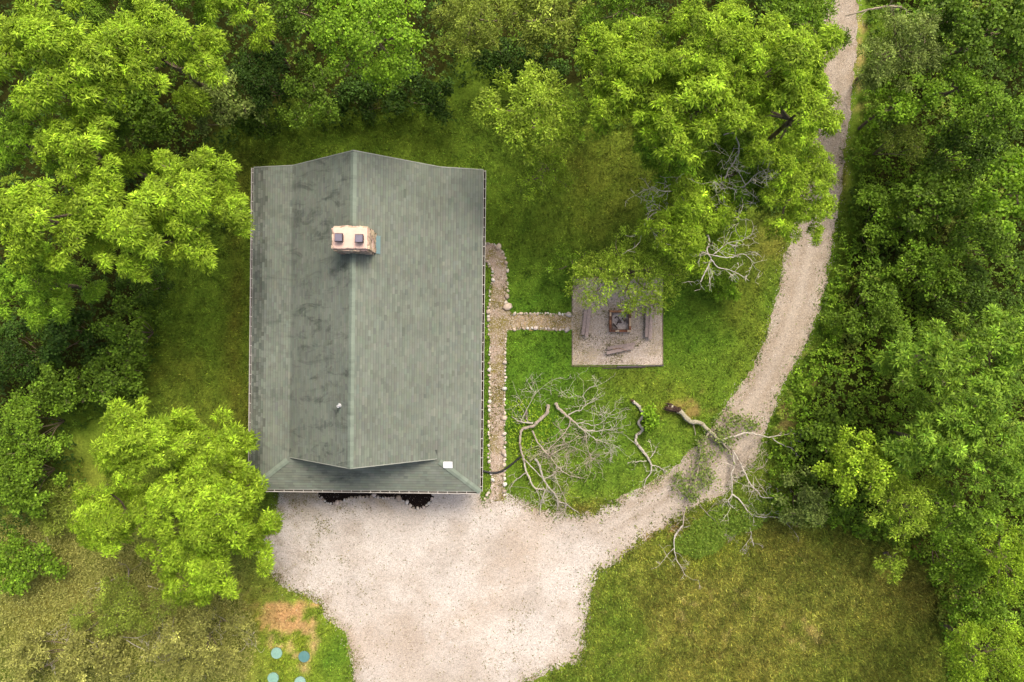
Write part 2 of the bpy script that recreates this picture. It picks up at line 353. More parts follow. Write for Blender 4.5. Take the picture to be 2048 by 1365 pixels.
GP = alb((214, 206, 194)); GD = alb((194, 183, 168)); GW = alb((176, 160, 120)); GS = alb((165, 145, 118))
TRK = np.array(WP([(1690, -60), (1680, 120), (1672, 250), (1655, 400), (1632, 520), (1612, 600), (1580, 690), (1545, 765), (1500, 830), (1430, 920), (1330, 1000), (1230, 1060), (1100, 1090)]))
def drive_col(x, y):
    n = fbm(x * 0.7, y * 0.7, 31, 5); n2 = fbm(x * 2.4, y * 2.4, 37, 4)
    c = np.broadcast_to(GP, x.shape + (3,)).copy()
    dd = np.full(x.shape, 9.0); px = x * F / H + 1024; py = 682.5 - y * F / H
    a = np.clip((n - 0.46) * 3.2, 0, 0.9)[..., None]; c = c * (1 - a) + GD * a
    sm = np.clip((fbm(x * 0.33 + 4, y * 0.33, 39, 4) - 0.52) * 5, 0, 0.2)[..., None]; c = c * (1 - sm) + alb((180, 165, 146)) * sm
    for p, off in ((TRK, 0.0), (TRK + np.array([-0.75, 0.35, 0]), 0)):
        for i in range(len(p) - 1):
            ax, ay = p[i][:2]; ex, ey = p[i + 1][:2] - p[i][:2]
            tt = np.clip(((x - ax) * ex + (y - ay) * ey) / (ex * ex + ey * ey), 0, 1)
            dd = np.minimum(dd, np.hypot(x - ax - tt * ex, y - ay - tt * ey))
    road = np.clip((px - 1150) / 250, 0, 1)
    tr = (np.exp(-(dd / 0.22) ** 2) * 0.95 * road * (0.5 + n2))[..., None]; c = c * (1 - tr) + alb((140, 122, 100)) * tr
    grey_road = (0.8 * road)[..., None]; c = c * (1 - grey_road) + alb((190, 176, 156)) * grey_road
    # wear: tan arcs where cars turn, weeds towards the left edge
    arc = np.exp(-((np.hypot(px - 760, py - 960) - 330 + 60 * (n - 0.5)) / 38) ** 2) * 0.3 * (n2 > 0.3); arc = arc[..., None]; c = c * (1 - arc) + alb((190, 168, 142)) * arc
    edge = np.clip(1 + sdf(DRIVE, x, y) / 0.9, 0, 1) * np.clip((n2 - 0.35) * 3, 0, 1); edge = (edge * 0.7)[..., None]; c = c * (1 - edge) + GS * edge
    left = np.clip((680 - px) / 160, 0, 1) * np.clip((n2 - 0.5) * 4, 0, 0.6); left = left[..., None]; c = c * (1 - left) + alb((150, 140, 110)) * left
    nh = np.clip((1040 - py) / 60, 0, 1) * np.clip((900 - px) / 100, 0, 1) * np.clip((n2 - 0.3) * 2, 0, 0.7); nh = nh[..., None]; c = c * (1 - nh) + GW * nh
    return c
def path_col(x, y):
    n2 = fbm(x * 1.9, y * 1.9, 41, 5); c = np.broadcast_to(alb((196, 176, 156)), x.shape + (3,)).copy()
    a = np.clip((n2 - 0.42) * 4, 0, 0.85)[..., None]; g = alb((140, 130, 58)); 
    px = x * F / H + 1024; hz = np.clip((px - 1015) / 20, 0, 1)[..., None]
    c = c * (1 - a) + g * a
    return c * (1 - 0.5 * hz) + alb((186, 160, 96)) * 0.5 * hz
def pad_col(x, y):
    n2 = fbm(x * 1.7, y * 1.7, 43, 5); px = x * F / H + 1024; py = 682.5 - y * F / H
    c = np.broadcast_to(alb((226, 210, 190)), x.shape + (3,)).copy()
    ctr = np.exp(-(((px - 1235) / 60) ** 2 + ((py - 655) / 50) ** 2))[..., None]; c = c * (1 - 0.6 * ctr) + alb((214, 200, 178)) * 0.6 * ctr
    a = np.clip((n2 - 0.5) * 4.5, 0, 0.6)[..., None] * (1 - 0.8 * ctr); c = c * (1 - a) + alb((160, 146, 92)) * a
    l = np.clip((1175 - px) / 20, 0, 1)[..., None] * 0.45; return c * (1 - l) + alb((150, 136, 66)) * l
drive = sheet('gravel_driveway', DRIVE, 0.008, 0.13, drive_col, M['gravel'], 0.10, 3.0, 'pale pinkish gravel driveway curving down to the forecourt')
path = sheet('garden_path', PATH, 0.012, 0.09, path_col, M['gravel'], 0.05, 3, 'weedy gravel footpath beside the house', 5)
pad = sheet('fire_pit_pad', PAD, 0.016, 0.1, pad_col, M['gravel'], 0.0, 3, 'square gravel sitting area around the fire pit', 9)
def mul_col(x, y):
    n = fbm(x * 6, y * 6, 5, 3)[..., None]; return alb((38, 30, 26)) * (0.6 + 0.9 * n)
mulch = sheet('mulch_bed', MULCH, 0.02, 0.07, mul_col, M['mulch'], 0.03, 3, 'black mulch bed against the front of the house', 12)

# ------------------------------------------------------------------ house
HX, HY, HR = -7.24, 1.40, R_(-0.62)
house = empty('house', (HX, HY, 0), HR)
tag(house, 'long house with grey green shingle roof and stone chimney beside the gravel forecourt', 'house')
ZE, ZB, ZR = 2.80, 3.27, 6.06
XE, XB = 5.74, 3.63
YT, YG, YP = 7.2, -7.16, -8.86
rng = np.random.default_rng(4)
wallc = alb((150, 120, 86))
# walls of horizontal boards, plus gable ends
def wall(p0, p1, h):
    p0 = np.array(p0, float); p1 = np.array(p1, float); d = p1 - p0; L = np.hypot(*d); a = math.atan2(d[1], d[0]); mid_ = (p0 + p1) / 2
    m_ = MB(); m_.box((mid_[0], mid_[1], h / 2), (L, 0.16, h), a, wallc * 0.8); wl = m_.build('wall', M['wood'], house)
    proto = None; nrow = int(h / 0.2); off = np.array([math.sin(a), -math.cos(a)]) * 0.09
    for k in range(nrow):
        m_ = MB(); m_.box((mid_[0] + off[0], mid_[1] + off[1], 0.1 + k * 0.2), (L + 0.04, 0.05, 0.185), a, wallc * rng.uniform(0.85, 1.1)); m_.build('board', M['wood'], wl)
wx_, wy0, wy1 = 5.15, -6.75, 6.75
wall((-wx_, wy0), (wx_, wy0), 2.75); wall((wx_, wy0 + 0.09), (wx_, wy1 - 0.09), 2.75); wall((wx_, wy1), (-wx_, wy1), 2.75); wall((-wx_, wy1 - 0.09), (-wx_, wy0 + 0.09), 2.75)
for y in (wy0, wy1):
    pts = np.array([(-wx_, 2.76), (wx_, 2.76), (XB, ZB - 0.16), (0, ZR - 0.2), (-XB, ZB - 0.16)])
    v = np.concatenate([np.c_[pts[:, 0], np.full(5, y - 0.08), pts[:, 1]], np.c_[pts[:, 0], np.full(5, y + 0.08), pts[:, 1]]])
    m_ = MB(); m_.add(v, [[0, 1, 2], [0, 2, 4], [2, 3, 4], [5, 7, 6], [5, 9, 7], [7, 9, 8]], wallc)
    m_.f.append(np.array([[i, i + 5, (i + 1) % 5 + 5, (i + 1) % 5] for i in range(5)])); m_.build('gable', M['wood'], house)
m_ = MB(); m_.box((0, -7.85, 0.09), (11.0, 2.0, 0.17), 0, alb((160, 150, 140))); m_.build('porch_floor', M['concrete'], house)
for x in (-5.4, -2.7, 2.7, 5.4):
    m_ = MB(); m_.box((x, -8.68, 1.45), (0.16, 0.16, 2.55), 0, alb((190, 180, 165))); m_.build('porch_post', M['paint'], house)
# roof deck
def plane(P0, P1, P2, P3): return np.array([P0, P1, P2, P3], float)
roofc = alb((120, 126, 116))
deck = MB(); TH = 0.14
def slab(pts, cc=roofc * 0.6):
    n = len(pts); p = np.array(pts, float)
    v = np.concatenate([p, p - [0, 0, TH]])
    deck.add(v, np.array([[0, i, i + 1] for i in range(1, n - 1)] + [[n, n + i + 1, n + i] for i in range(1, n - 1)]), cc)
    deck.f.append(np.array([[i, i + n, (i + 1) % n + n, (i + 1) % n] for i in range(n)]) + deck.n - 2 * n)
WF = -6.72; ZW = ZE + (ZB - ZE) / (XE - XB) * (XE - XB)  # porch slope meets the front wall
slope_p = (ZB - ZE) / (YG + 0.03 - YP)
slab([(0, YG, ZR), (0, YT, ZR), (-XB, YT, ZB), (-XB, YG, ZB)])
slab([(0, YT, ZR), (0, YG, ZR), (XB, YG, ZB), (XB, YT, ZB)])
slab([(-XB, YG, ZB), (-XB, YT, ZB), (-XE, YT, ZE), (-XE, YP, ZE)])
slab([(XB, YT, ZB), (XB, YG, ZB), (XE, YP, ZE), (XE, YT, ZE)])
slab([(-XE, YP, ZE), (XE, YP, ZE), (XB, YG + 0.03, ZB), (-XB, YG + 0.03, ZB)])
slab([(-XB, YG + 0.032, ZB - 0.004), (XB, YG + 0.032, ZB - 0.004), (XB, WF, ZB + 0.09), (-XB, WF, ZB + 0.09)])
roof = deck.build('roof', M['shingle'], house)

# shingles: every one a slab with a thick lower edge
EX = 0.135
shn = []   # (8 verts, colour)
s_lo = alb((110, 117, 106)); s_hi = alb((138, 145, 130))
def lay(P0, U, V, Nn, length, wfun, seed, edge_moss=0.0):
    r = np.random.default_rng(seed); P0, U, V, Nn = map(np.array, (P0, U, V, Nn))
    nc = int(math.ceil(length / EX))
    for j in range(nc):
        v0 = j * EX; v1 = min(v0 + EX * 1.2, length); a0, b0 = wfun(v0); a1, b1 = wfun(v1)
        u = a0 - r.uniform(0, 0.3)
        while u < b0 - 0.02:
            wd = r.choice([0.2, 0.28, 0.33, 0.42]); g = 0.0015 + (0.012 * edge_moss if j < 4 else 0)
            ua, ub = u + g, u + wd - g; u += wd
            if ub < a0 + 0.03: continue
            q = [(max(ua, a0), v0), (min(ub, b0), v0), (min(max(ub, a1), b1), v1), (max(min(ua, b1), a1), v1)]
            if q[1][0] - q[0][0] < 0.03: continue
            th = 0.016
            # the exposed face, a darker colour band below the next course, then the covered head
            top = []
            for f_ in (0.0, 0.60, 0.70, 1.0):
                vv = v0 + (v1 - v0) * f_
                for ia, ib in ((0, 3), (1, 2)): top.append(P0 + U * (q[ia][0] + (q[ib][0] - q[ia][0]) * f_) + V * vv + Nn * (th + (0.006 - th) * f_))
            bot = [P0 + U * p[0] + V * p[1] - Nn * 0.01 for p in q]
            mixf = np.clip(r.normal(0.48, 0.15), 0, 1); cc = s_lo * (1 - mixf) + s_hi * mixf
            if r.random() < 0.05: cc = cc * 0.9
            cc = cc * (1 + r.normal(0, 0.02, 3))
            if edge_moss and j < 4 + r.integers(0, 3): cc = cc * r.uniform(0.55, 0.95)
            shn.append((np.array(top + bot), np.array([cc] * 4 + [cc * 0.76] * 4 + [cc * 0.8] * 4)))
SF = np.array([[0, 1, 3, 2], [2, 3, 5, 4], [4, 5, 7, 6], [8, 9, 1, 0], [9, 10, 7, 1], [11, 8, 0, 6], [10, 11, 6, 7]])
up = unit([XB, 0, ZR - ZB]); lo = unit([XE - XB, 0, ZB - ZE]); Lu = math.hypot(XB, ZR - ZB); Ll = math.hypot(XE - XB, ZB - ZE)
hipL = lambda v: (YP + (YG - YP) * (v / Ll), YT)
n_up = unit([-(ZR - ZB), 0, XB]); n_lo = unit([-(ZB - ZE), 0, XE - XB])
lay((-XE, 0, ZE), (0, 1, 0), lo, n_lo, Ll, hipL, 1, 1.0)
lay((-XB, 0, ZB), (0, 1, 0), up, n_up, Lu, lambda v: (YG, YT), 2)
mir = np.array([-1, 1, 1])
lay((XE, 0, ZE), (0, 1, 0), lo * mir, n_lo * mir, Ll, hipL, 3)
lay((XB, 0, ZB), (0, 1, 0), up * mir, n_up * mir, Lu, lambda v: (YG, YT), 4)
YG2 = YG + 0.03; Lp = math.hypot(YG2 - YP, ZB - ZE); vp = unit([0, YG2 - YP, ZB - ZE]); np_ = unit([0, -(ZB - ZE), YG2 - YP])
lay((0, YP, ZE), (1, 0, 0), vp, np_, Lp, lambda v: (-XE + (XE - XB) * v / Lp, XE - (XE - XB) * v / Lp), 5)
ctr_ = np.array([s_[0].mean(0) for s_ in shn])
cw = np.array([math.cos(HR), math.sin(HR)])
wxp = HX + ctr_[:, 0] * cw[0] - ctr_[:, 1] * cw[1]; wyp = HY + ctr_[:, 0] * cw[1] + ctr_[:, 1] * cw[0]
ar = np.array([abs(np.cross((s_[0][1] - s_[0][0])[:2], (s_[0][6] - s_[0][0])[:2])) for s_ in shn])
show = ar / (wxp ** 2 + wyp ** 2 + (H - ctr_[:, 2]) ** 2)
big_ = set(np.argsort(-show)[:300].tolist())
rest = MB(); SFr = SF
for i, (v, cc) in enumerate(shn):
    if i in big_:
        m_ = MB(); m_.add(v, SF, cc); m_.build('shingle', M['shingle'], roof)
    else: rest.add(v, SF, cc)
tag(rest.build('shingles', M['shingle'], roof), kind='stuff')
# ridge and hip caps
capc = alb((136, 148, 132))
def caps(A, B, nl, nr, halfw=0.15, exp=0.17):
    A = np.array(A, float); B = np.array(B, float); d = unit(B - A); L = np.linalg.norm(B - A); n = int(L / exp)
    for k in range(n):
        s0, s1 = A + d * k * exp, A + d * min(k * exp + exp * 1.12, L)
        cc = capc * rng.uniform(0.9, 1.1); N_ = unit(np.array(nl) + np.array(nr))
        l = unit(np.cross(nl, d)); r_ = unit(np.cross(d, nr))
        if np.dot(l, r_) > 0.99: l = -l
        vs_ = []
        for p, h in ((s0, 0.046), (s1, 0.034)):
            c0 = p + N_ * h; vs_ += [c0 + l * halfw - N_ * 0.004, c0, c0 + r_ * halfw - N_ * 0.004]
        for p in (s0, s1): vs_ += [p + l * halfw + N_ * 0.002, p + N_ * 0.01, p + r_ * halfw + N_ * 0.002]
        m_ = MB(); m_.add(vs_, [[0, 1, 4, 3], [1, 2, 5, 4], [0, 6, 7, 1], [1, 7, 8, 2], [0, 3, 9, 6], [2, 8, 11, 5]], cc); m_.build('cap_shingle', M['shingle'], roof)
caps((0, YG, ZR), (0, YT, ZR), n_up, n_up * mir, 0.17)
for sgn in (-1, 1):
    caps((sgn * XE, YP, ZE), (sgn * XB, YG - 0.05, ZB - 0.005), n_lo if sgn < 0 else np_, np_ if sgn < 0 else n_lo * mir, 0.14)
# rake trim
for y in (YT + 0.012, YG - 0.012):
    for sgn in (-1, 1):
        seg = [(0, ZR), (XB, ZB)] + ([(XE, ZE)] if y > 0 else [])
        m_ = MB()
        for (xa, za), (xb, zb) in zip(seg[:-1], seg[1:]):
            v = [(sgn * xa, y - 0.012, za + 0.03), (sgn * xb, y - 0.012, zb + 0.03), (sgn * xb, y - 0.012, zb - 0.2), (sgn * xa, y - 0.012, za - 0.2)]
            v = v + [(p[0], y + 0.022, p[2]) for p in v]
            m_.add(v, [[0, 1, 2, 3], [4, 7, 6, 5], [0, 4, 5, 1], [1, 5, 6, 2], [2, 6, 7, 3], [3, 7, 4, 0]], alb((168, 172, 158)))
        m_.build('rake_board', M['paint'], house)
# gutters
gutc = alb((205, 200, 190))
def gutter(A, B, out):
    A = np.array(A, float); B = np.array(B, float); out = np.array(out, float); d = unit(B - A); L = np.linalg.norm(B - A)
    prof = [(0.0, 0.05), (0.0, -0.09), (0.10, -0.09), (0.125, 0.03), (0.105, 0.03), (0.088, -0.075), (0.014, -0.075), (0.014, 0.05)]
    n = len(prof); v = [A + out * o + np.array([0, 0, z]) for o, z in prof] + [B + out * o + np.array([0, 0, z]) for o, z in prof]
    m_ = MB(); m_.add(v, [[i, i + n, (i + 1) % n + n, (i + 1) % n] for i in range(n)], gutc); g = m_.build('gutter', M['paint'], house)
    m_ = MB(); c = (A + B) / 2 + out * 0.052 + np.array([0, 0, -0.055]); m_.box(c, (abs(d[0]) * L * 0.995 + abs(d[1]) * 0.07, abs(d[1]) * L * 0.995 + abs(d[0]) * 0.07, 0.03), 0, alb((46, 38, 24))); m_.build('leaf_litter', M['mulch'], g)
    for k in range(int(L / 0.48)):
        p = A + d * (0.25 + k * 0.48) + out * 0.062 + np.array([0, 0, 0.038])
        m_ = MB(); m_.box(p, (abs(out[0]) * 0.13 + abs(d[0]) * 0.03, abs(out[1]) * 0.13 + abs(d[1]) * 0.03, 0.01), 0, gutc * 1.1); m_.build('hanger', M['paint'], g)
gutter((-XE - 0.005, YT, ZE - 0.04), (-XE - 0.005, YP, ZE - 0.04), (-1, 0, 0))
gutter((XE + 0.005, YP, ZE - 0.04), (XE + 0.005, YT, ZE - 0.04), (1, 0, 0))
gutter((-XE, YP - 0.005, ZE - 0.04), (XE, YP - 0.005, ZE - 0.04), (0, -1, 0))

# chimney
def loc(px, py, z):
    p = W(px, py, z); d = p[:2] - np.array([HX, HY]); c_, s_ = math.cos(-HR), math.sin(-HR)
    return np.array([d[0] * c_ - d[1] * s_, d[0] * s_ + d[1] * c_, z])
ZC = 7.0
a = loc(666, 455, ZC); b_ = loc(734, 498, ZC); cx, cy = (a[0] + b_[0]) / 2, (a[1] + b_[1]) / 2; cw_, ch_ = b_[0] - a[0], a[1] - b_[1]
m_ = MB(); m_.box((cx + 0.02, cy - 0.02, 5.9), (cw_ - 0.12, ch_ - 0.12, 2.0), 0, alb((150, 130, 110))); chim = m_.build('chimney', M['stone'], house)
for side in range(4):
    Ls = cw_ if side % 2 == 0 else ch_
    z = 4.95
    while z < ZC - 0.16:
        hh = rng.uniform(0.1, 0.17); hh = min(hh, ZC - 0.12 - z); u = -Ls / 2
        while u < Ls / 2 - 0.02:
            wd = min(rng.uniform(0.14, 0.34), Ls / 2 - u); uc = u + wd / 2; u += wd
            x, y = (uc, -ch_ / 2) if side == 0 else (cw_ / 2, uc) if side == 1 else (uc, ch_ / 2) if side == 2 else (-cw_ / 2, uc)
            sz_ = (wd - 0.015, rng.uniform(0.12, 0.2), hh - 0.015) if side % 2 == 0 else (rng.uniform(0.12, 0.2), wd - 0.015, hh - 0.015)
            zz = z + hh / 2
            if zz < ZR - 0.15 - abs(cx + x) * (ZR - ZB) / XB - 0.15: continue
            cc = alb((226, 200, 172)) * rng.uniform(0.6, 1.1); cc = cc * (1 + rng.normal(0, 0.05, 3))
            m_ = MB(); m_.box((cx + x, cy + y, zz), sz_, 0, cc, jit=0.012, rng=rng); m_.build('stone', M['stone'], chim)
        z += hh
m_ = MB(); nn_ = 14
rim = []
for (x0, y0), (x1, y1) in zip([(-1, -1), (1, -1), (1, 1), (-1, 1)], [(1, -1), (1, 1), (-1, 1), (-1, -1)]):
    for k in range(nn_):
        f_ = k / nn_; rim.append(((x0 + (x1 - x0) * f_) * cw_ / 2 + rng.normal(0, 0.012), (y0 + (y1 - y0) * f_) * ch_ / 2 + rng.normal(0, 0.012)))
rim = np.array(rim); nr_ = len(rim)
capcol = alb((244, 208, 188))
v = np.concatenate([np.c_[rim * 1.01 + [cx, cy], np.full(nr_, ZC - 0.13)], np.c_[rim * 1.0 + [cx, cy], np.full(nr_, ZC - 0.03)], np.c_[rim * 0.93 + [cx, cy], np.full(nr_, ZC)], [[cx, cy, ZC + 0.02]]])
m_.add(v, [[i + o, (i + 1) % nr_ + o, (i + 1) % nr_ + nr_ + o, i + nr_ + o] for o in (0, nr_) for i in range(nr_)], capcol)
m_.f.append(np.array([[2 * nr_ + i, 2 * nr_ + (i + 1) % nr_, 3 * nr_] for i in range(nr_)])); m_.build('cap', M['concrete'], chim)
for px, py in ((677, 475), (718, 477)):
    p = loc(px, py, ZC + 0.3); q_ = 0.36
    m_ = MB(); m_.box((p[0], p[1], ZC + 0.12), (q_ - 0.06, q_ - 0.06, 0.24), 0, alb((60, 52, 52))); fc = m_.build('flue_cap', M['paint'], chim)
    v = []
    for h, s_ in ((0.22, 0.5), (0.28, 0.5), (0.31, 0.45), (0.30, 0.41)):
        v += [(p[0] + x * q_ * s_ * 2 / 2, p[1] + y * q_ * s_ * 2 / 2, ZC + h) for x, y in ((-1, -1), (1, -1), (1, 1), (-1, 1))]
    f_ = [[i + o, (i + 1) % 4 + o, (i + 1) % 4 + 4 + o, i + 4 + o] for o in (0, 4, 8) for i in range(4)] + [[12, 13, 14, 15], [3, 2, 1, 0]]
    cc = np.array([alb((70, 60, 64))] * 12 + [alb((122, 116, 132))] * 4)
    m_ = MB(); m_.add(v, f_, cc); m_.build('lid', M['paint'], fc)
m_ = MB(); zf = ZR - (cx + cw_ / 2 + 0.1) * (ZR - ZB) / XB
sl_ = math.atan2(ZR - ZB, XB)
m_.box((cx + cw_ / 2 + 0.14, cy - 0.05, ZR - (cx + cw_ / 2 + 0.14) * (ZR - ZB) / XB + 0.05), (0.26, ch_ * 0.9, 0.02), 0, alb((116, 146, 146)), tilt=(0, sl_)); m_.build('flashing', M['paint'], chim)
# vent pipe and white roof hatch
p = loc(676, 813, 5.95); zz = ZR - abs(p[0]) * (ZR - ZB) / XB
m_ = MB(); m_.tube([(p[0], p[1], zz - 0.1), (p[0], p[1], zz + 0.35)], 0.06, 10, alb((235, 235, 235))); m_.tube([(p[0], p[1], zz - 0.05), (p[0], p[1], zz + 0.08)], [0.13, 0.08], 10, alb((200, 205, 205)))
m_.tube([(p[0], p[1], zz + 0.35), (p[0] + 0.01, p[1] + 0.02, zz + 0.36)], 0.035, 8, alb((60, 60, 60)))
m_.build('vent_pipe', M['plastic'], house)
p = loc(896, 930, 3.2)
m_ = MB(); sl2 = math.atan2(ZB - ZE, YG2 - YP); zz = ZE + (p[1] - YP) * slope_p
m_.box((p[0], p[1], zz + 0.05), (0.44, 0.30, 0.09), 0, alb((250, 252, 255)) * 1.2, tilt=(sl2, 0)); o = m_.build('roof_vent', M['plastic'], house); o['label'] = 'white rectangular vent cover on the porch roof'

# black drain pipe
m_ = MB(); pts = smooth([W(966, 942, 0.15), W(985, 946, 0.08), W(1003, 943, 0.07), W(1022, 930, 0.07), W(1042, 914, 0.07)], 8)
rr = 0.055 + 0.008 * (np.arange(len(pts)) % 2)
m_.tube(pts, rr, 8, alb((28, 28, 28)))
tag(m_.build('drain_pipe', M['plastic'], None, True), 'black corrugated drain hose crossing the footpath near the porch corner', 'drain pipe')

# ------------------------------------------------------------------ stones, edging, fire pit, benches, lids
def stone_mesh(seed):
    r = np.random.default_rng(seed); v = []; lat, lon = 4, 7
    for i in range(1, lat):
        th = math.pi * i / lat
        for j in range(lon):
            ph = 2 * math.pi * j / lon; k = 1 + r.normal(0, 0.10)
            v.append((math.sin(th) * math.cos(ph) * k, math.sin(th) * math.sin(ph) * k, math.cos(th) * k * 0.8))
    v = [(0, 0, 0.8)] + v + [(0, 0, -0.8)]
    f3 = [[0, 1 + j, 1 + (j + 1) % lon] for j in range(lon)]; b0 = 1 + (lat - 2) * lon
    f3 += [[len(v) - 1, b0 + (j + 1) % lon, b0 + j] for j in range(lon)]
    f4 = [[1 + i * lon + j, 1 + (i + 1) * lon + j, 1 + (i + 1) * lon + (j + 1) % lon, 1 + i * lon + (j + 1) % lon] for i in range(lat - 2) for j in range(lon)]
    cc = alb([(246, 234, 214), (240, 220, 196), (252, 246, 234), (220, 206, 190), (244, 226, 210), (204, 186, 164)][seed % 6]) * 0.85
    m_ = MB(); m_.add(v, f3, cc); m_.f.append(np.array(f4)); me = m_.mesh('stone', True); me.materials.append(M['stone']); return me
STONES = [stone_mesh(s_) for s_ in range(12)]
def stone_row(pts, parent, size=0.10, gap=0.02, skip=0.06, seed=0):
    r = np.random.default_rng(seed); P = np.array(WP(pts)); seg = np.r_[0, np.cumsum(np.hypot(*np.diff(P[:, :2], axis=0).T))]
    s = 0.0
    while s < seg[-1]:
        rad = 0.77 * size * np.clip(r.lognormal(0, 0.34), 0.5, 1.9)
        q = s + rad
        if r.random() > skip:
            x = np.interp(q, seg, P[:, 0]) + r.normal(0, 0.02); y = np.interp(q, seg, P[:, 1]) + r.normal(0, 0.02)
            o = link('stone', STONES[r.integers(0, 12)], None, parent, (x, y, rad * 0.35))
            o.rotation_euler = (r.normal(0, 0.2), r.normal(0, 0.2), r.uniform(0, 6.28)); o.scale = (rad * r.uniform(0.9, 1.25), rad * r.uniform(0.75, 1.0), rad * 0.8)
        s = q + rad + gap * r.uniform(0, 2)
def one_stone(px, py, rad, parent):
    o = link('stone', STONES[int(px) % 12], None, parent, tuple(W(px, py, 0)[:2]) + (rad * 0.3,)); o.scale = (rad * 1.1, rad * 0.9, rad * 0.7); o.rotation_euler = (0, 0, px)
stone_row([(968, 487), (985, 488), (993, 492)], path, 0.085, seed=1); one_stone(997, 494, 0.18, path)
stone_row([(1004, 500), (1009, 512), (1011, 522), (1014, 540), (1015, 560), (1014, 590), (1012, 606)], path, 0.105, 0.04, seed=2); one_stone(1015, 614, 0.25, path)
stone_row([(1024, 628), (1060, 627), (1100, 628), (1132, 629)], path, 0.085, 0.012, seed=3); one_stone(1137, 629, 0.17, path)
stone_row([(1017, 659), (1050, 657), (1090, 658), (1141, 660)], path, 0.10, 0.02, seed=4)
stone_row([(1012, 666), (1011, 700), (1010, 760), (1009, 830), (1010, 900), (1009, 960), (1008, 990)], path, 0.095, 0.02, seed=5); one_stone(1009, 836, 0.16, path); one_stone(1007, 905, 0.16, path)
stone_row([(974, 520), (980, 529), (984, 540), (986, 556), (984, 566), (980, 575), (979, 590), (977, 610), (976, 640), (977, 660), (979, 685), (980, 740), (980, 800), (978, 850), (977, 910), (980, 940), (985, 958), (984, 972), (977, 985), (966, 1003)], path, 0.095, 0.02, seed=6)
stone_row([(976, 523), (978, 534)], path, 0.07, seed=7)
stone_row([(639, 990), (647, 1001), (656, 1007), (668, 1007), (685, 1001), (702, 995), (745, 995), (786, 996), (806, 1001), (816, 1006), (824, 1014), (838, 1018), (854, 1012), (862, 1002), (867, 990)], mulch, 0.10, 0.0, 0.0, seed=8)
one_stone(797, 997, 0.18, mulch); one_stone(748, 990, 0.13, mulch)
r_ = np.random.default_rng(3)
m_ = MB()
for k in range(900):   # bark chips
    x = r_.uniform(-10.6, -4.2); y = r_.uniform(-9.1, -7.3)
    m_.box((x, y, 0.035), (r_.uniform(.03, .09), .025, .015), r_.uniform(0, 3.1), alb((52, 40, 32)) * r_.uniform(0.4, 1.6), tilt=(r_.normal(0, .4), r_.normal(0, .4)))
V = np.concatenate(m_.v).reshape(-1, 8, 3); keep = sdf(MULCH, V[:, 0, 0], V[:, 0, 1]) < -0.08
m2 = MB()
for i in np.where(keep)[0]: m2.add(V[i], [[0, 2, 3, 1], [4, 5, 7, 6], [0, 1, 5, 4], [2, 6, 7, 3], [0, 4, 6, 2], [1, 3, 7, 5]], m_.c[i])
tag(m2.build('bark_chip', M['mulch'], mulch), kind='stuff')

def board(p, q, wdt, h, parent, cc, name='edging_board', z=0.0):
    p = np.array(p[:2]); q = np.array(q[:2]); d = q - p; m_ = MB()
    m_.box(((p + q)[0] / 2, (p + q)[1] / 2, z + h / 2), (np.hypot(*d), wdt, h), math.atan2(d[1], d[0]), cc, jit=0.006, rng=rng); return m_.build(name, M['wood'], parent)
for p, q in (((1144, 560), (1144, 627)), ((1144, 661), (1144, 732)), ((1326, 560), (1325, 645)), ((1325, 647), (1326, 731)), ((1326, 555), (1236, 555)), ((1234, 555), (1144, 555))):
    board(W(*p), W(*q), 0.03, 0.05, pad, alb((150, 130, 112)) * rng.uniform(0.8, 1.1))
board(W(1143, 732), W(1232, 733), 0.04, 0.08, pad, alb((130, 116, 96))); board(W(1234, 733.5), W(1327, 731.5), 0.05, 0.11, pad, alb((112, 104, 104)))
board(W(1205, 737.5), W(1290, 735), 0.05, 0.06, pad, alb((86, 78, 74)))

def bench(label, p, q, rz_j, seed):
    r = np.random.default_rng(seed); p = W(*p, 0.32)[:2]; q = W(*q, 0.32)[:2]; d = q - p; L = np.hypot(*d); a = math.atan2(d[1], d[0]); c_ = (p + q) / 2
    e = empty('bench', (c_[0], c_[1], 0.016), a); tag(e, label, 'bench', 'plank benches around the fire pit')
    for k, (oy, da, dx) in enumerate(((0.10, 0.0, 0.05), (-0.10, rz_j, -0.05))):
        m_ = MB(); m_.box((dx, oy, 0.30), (L, 0.17, 0.04), da, alb((176, 158, 148)) * r.uniform(0.85, 1.1), jit=0.008, rng=r); m_.build('plank', M['wood'], e)
    for x in (-L * 0.36, L * 0.36):
        m_ = MB(); m_.box((x, 0, 0.138), (0.12, 0.3, 0.274), 0, alb((110, 96, 88)), jit=0.006, rng=r); m_.build('leg', M['wood'], e)
    return e
bench('weathered plank bench nearest the stone edged path, left of the fire pit', (1169, 672), (1177, 613), 0.02, 1)
bench('weathered plank bench right of the fire pit, half under leaves', (1297, 676), (1299, 611), -0.02, 2)
bench('weathered tilted plank bench below the fire pit with a stick on it', (1214, 701), (1268, 692), 0.05, 3)
m_ = MB(); m_.tube(smooth([W(1226, 699, 0.36), W(1240, 697, 0.39), W(1252, 702, 0.36), (W(1262, 706, 0.35))], 5), [0.015, 0.008], 5, alb((180, 140, 104)))
tag(m_.build('stick', M['bark']), 'thin crooked brown stick lying on the lower plank bench', 'stick')

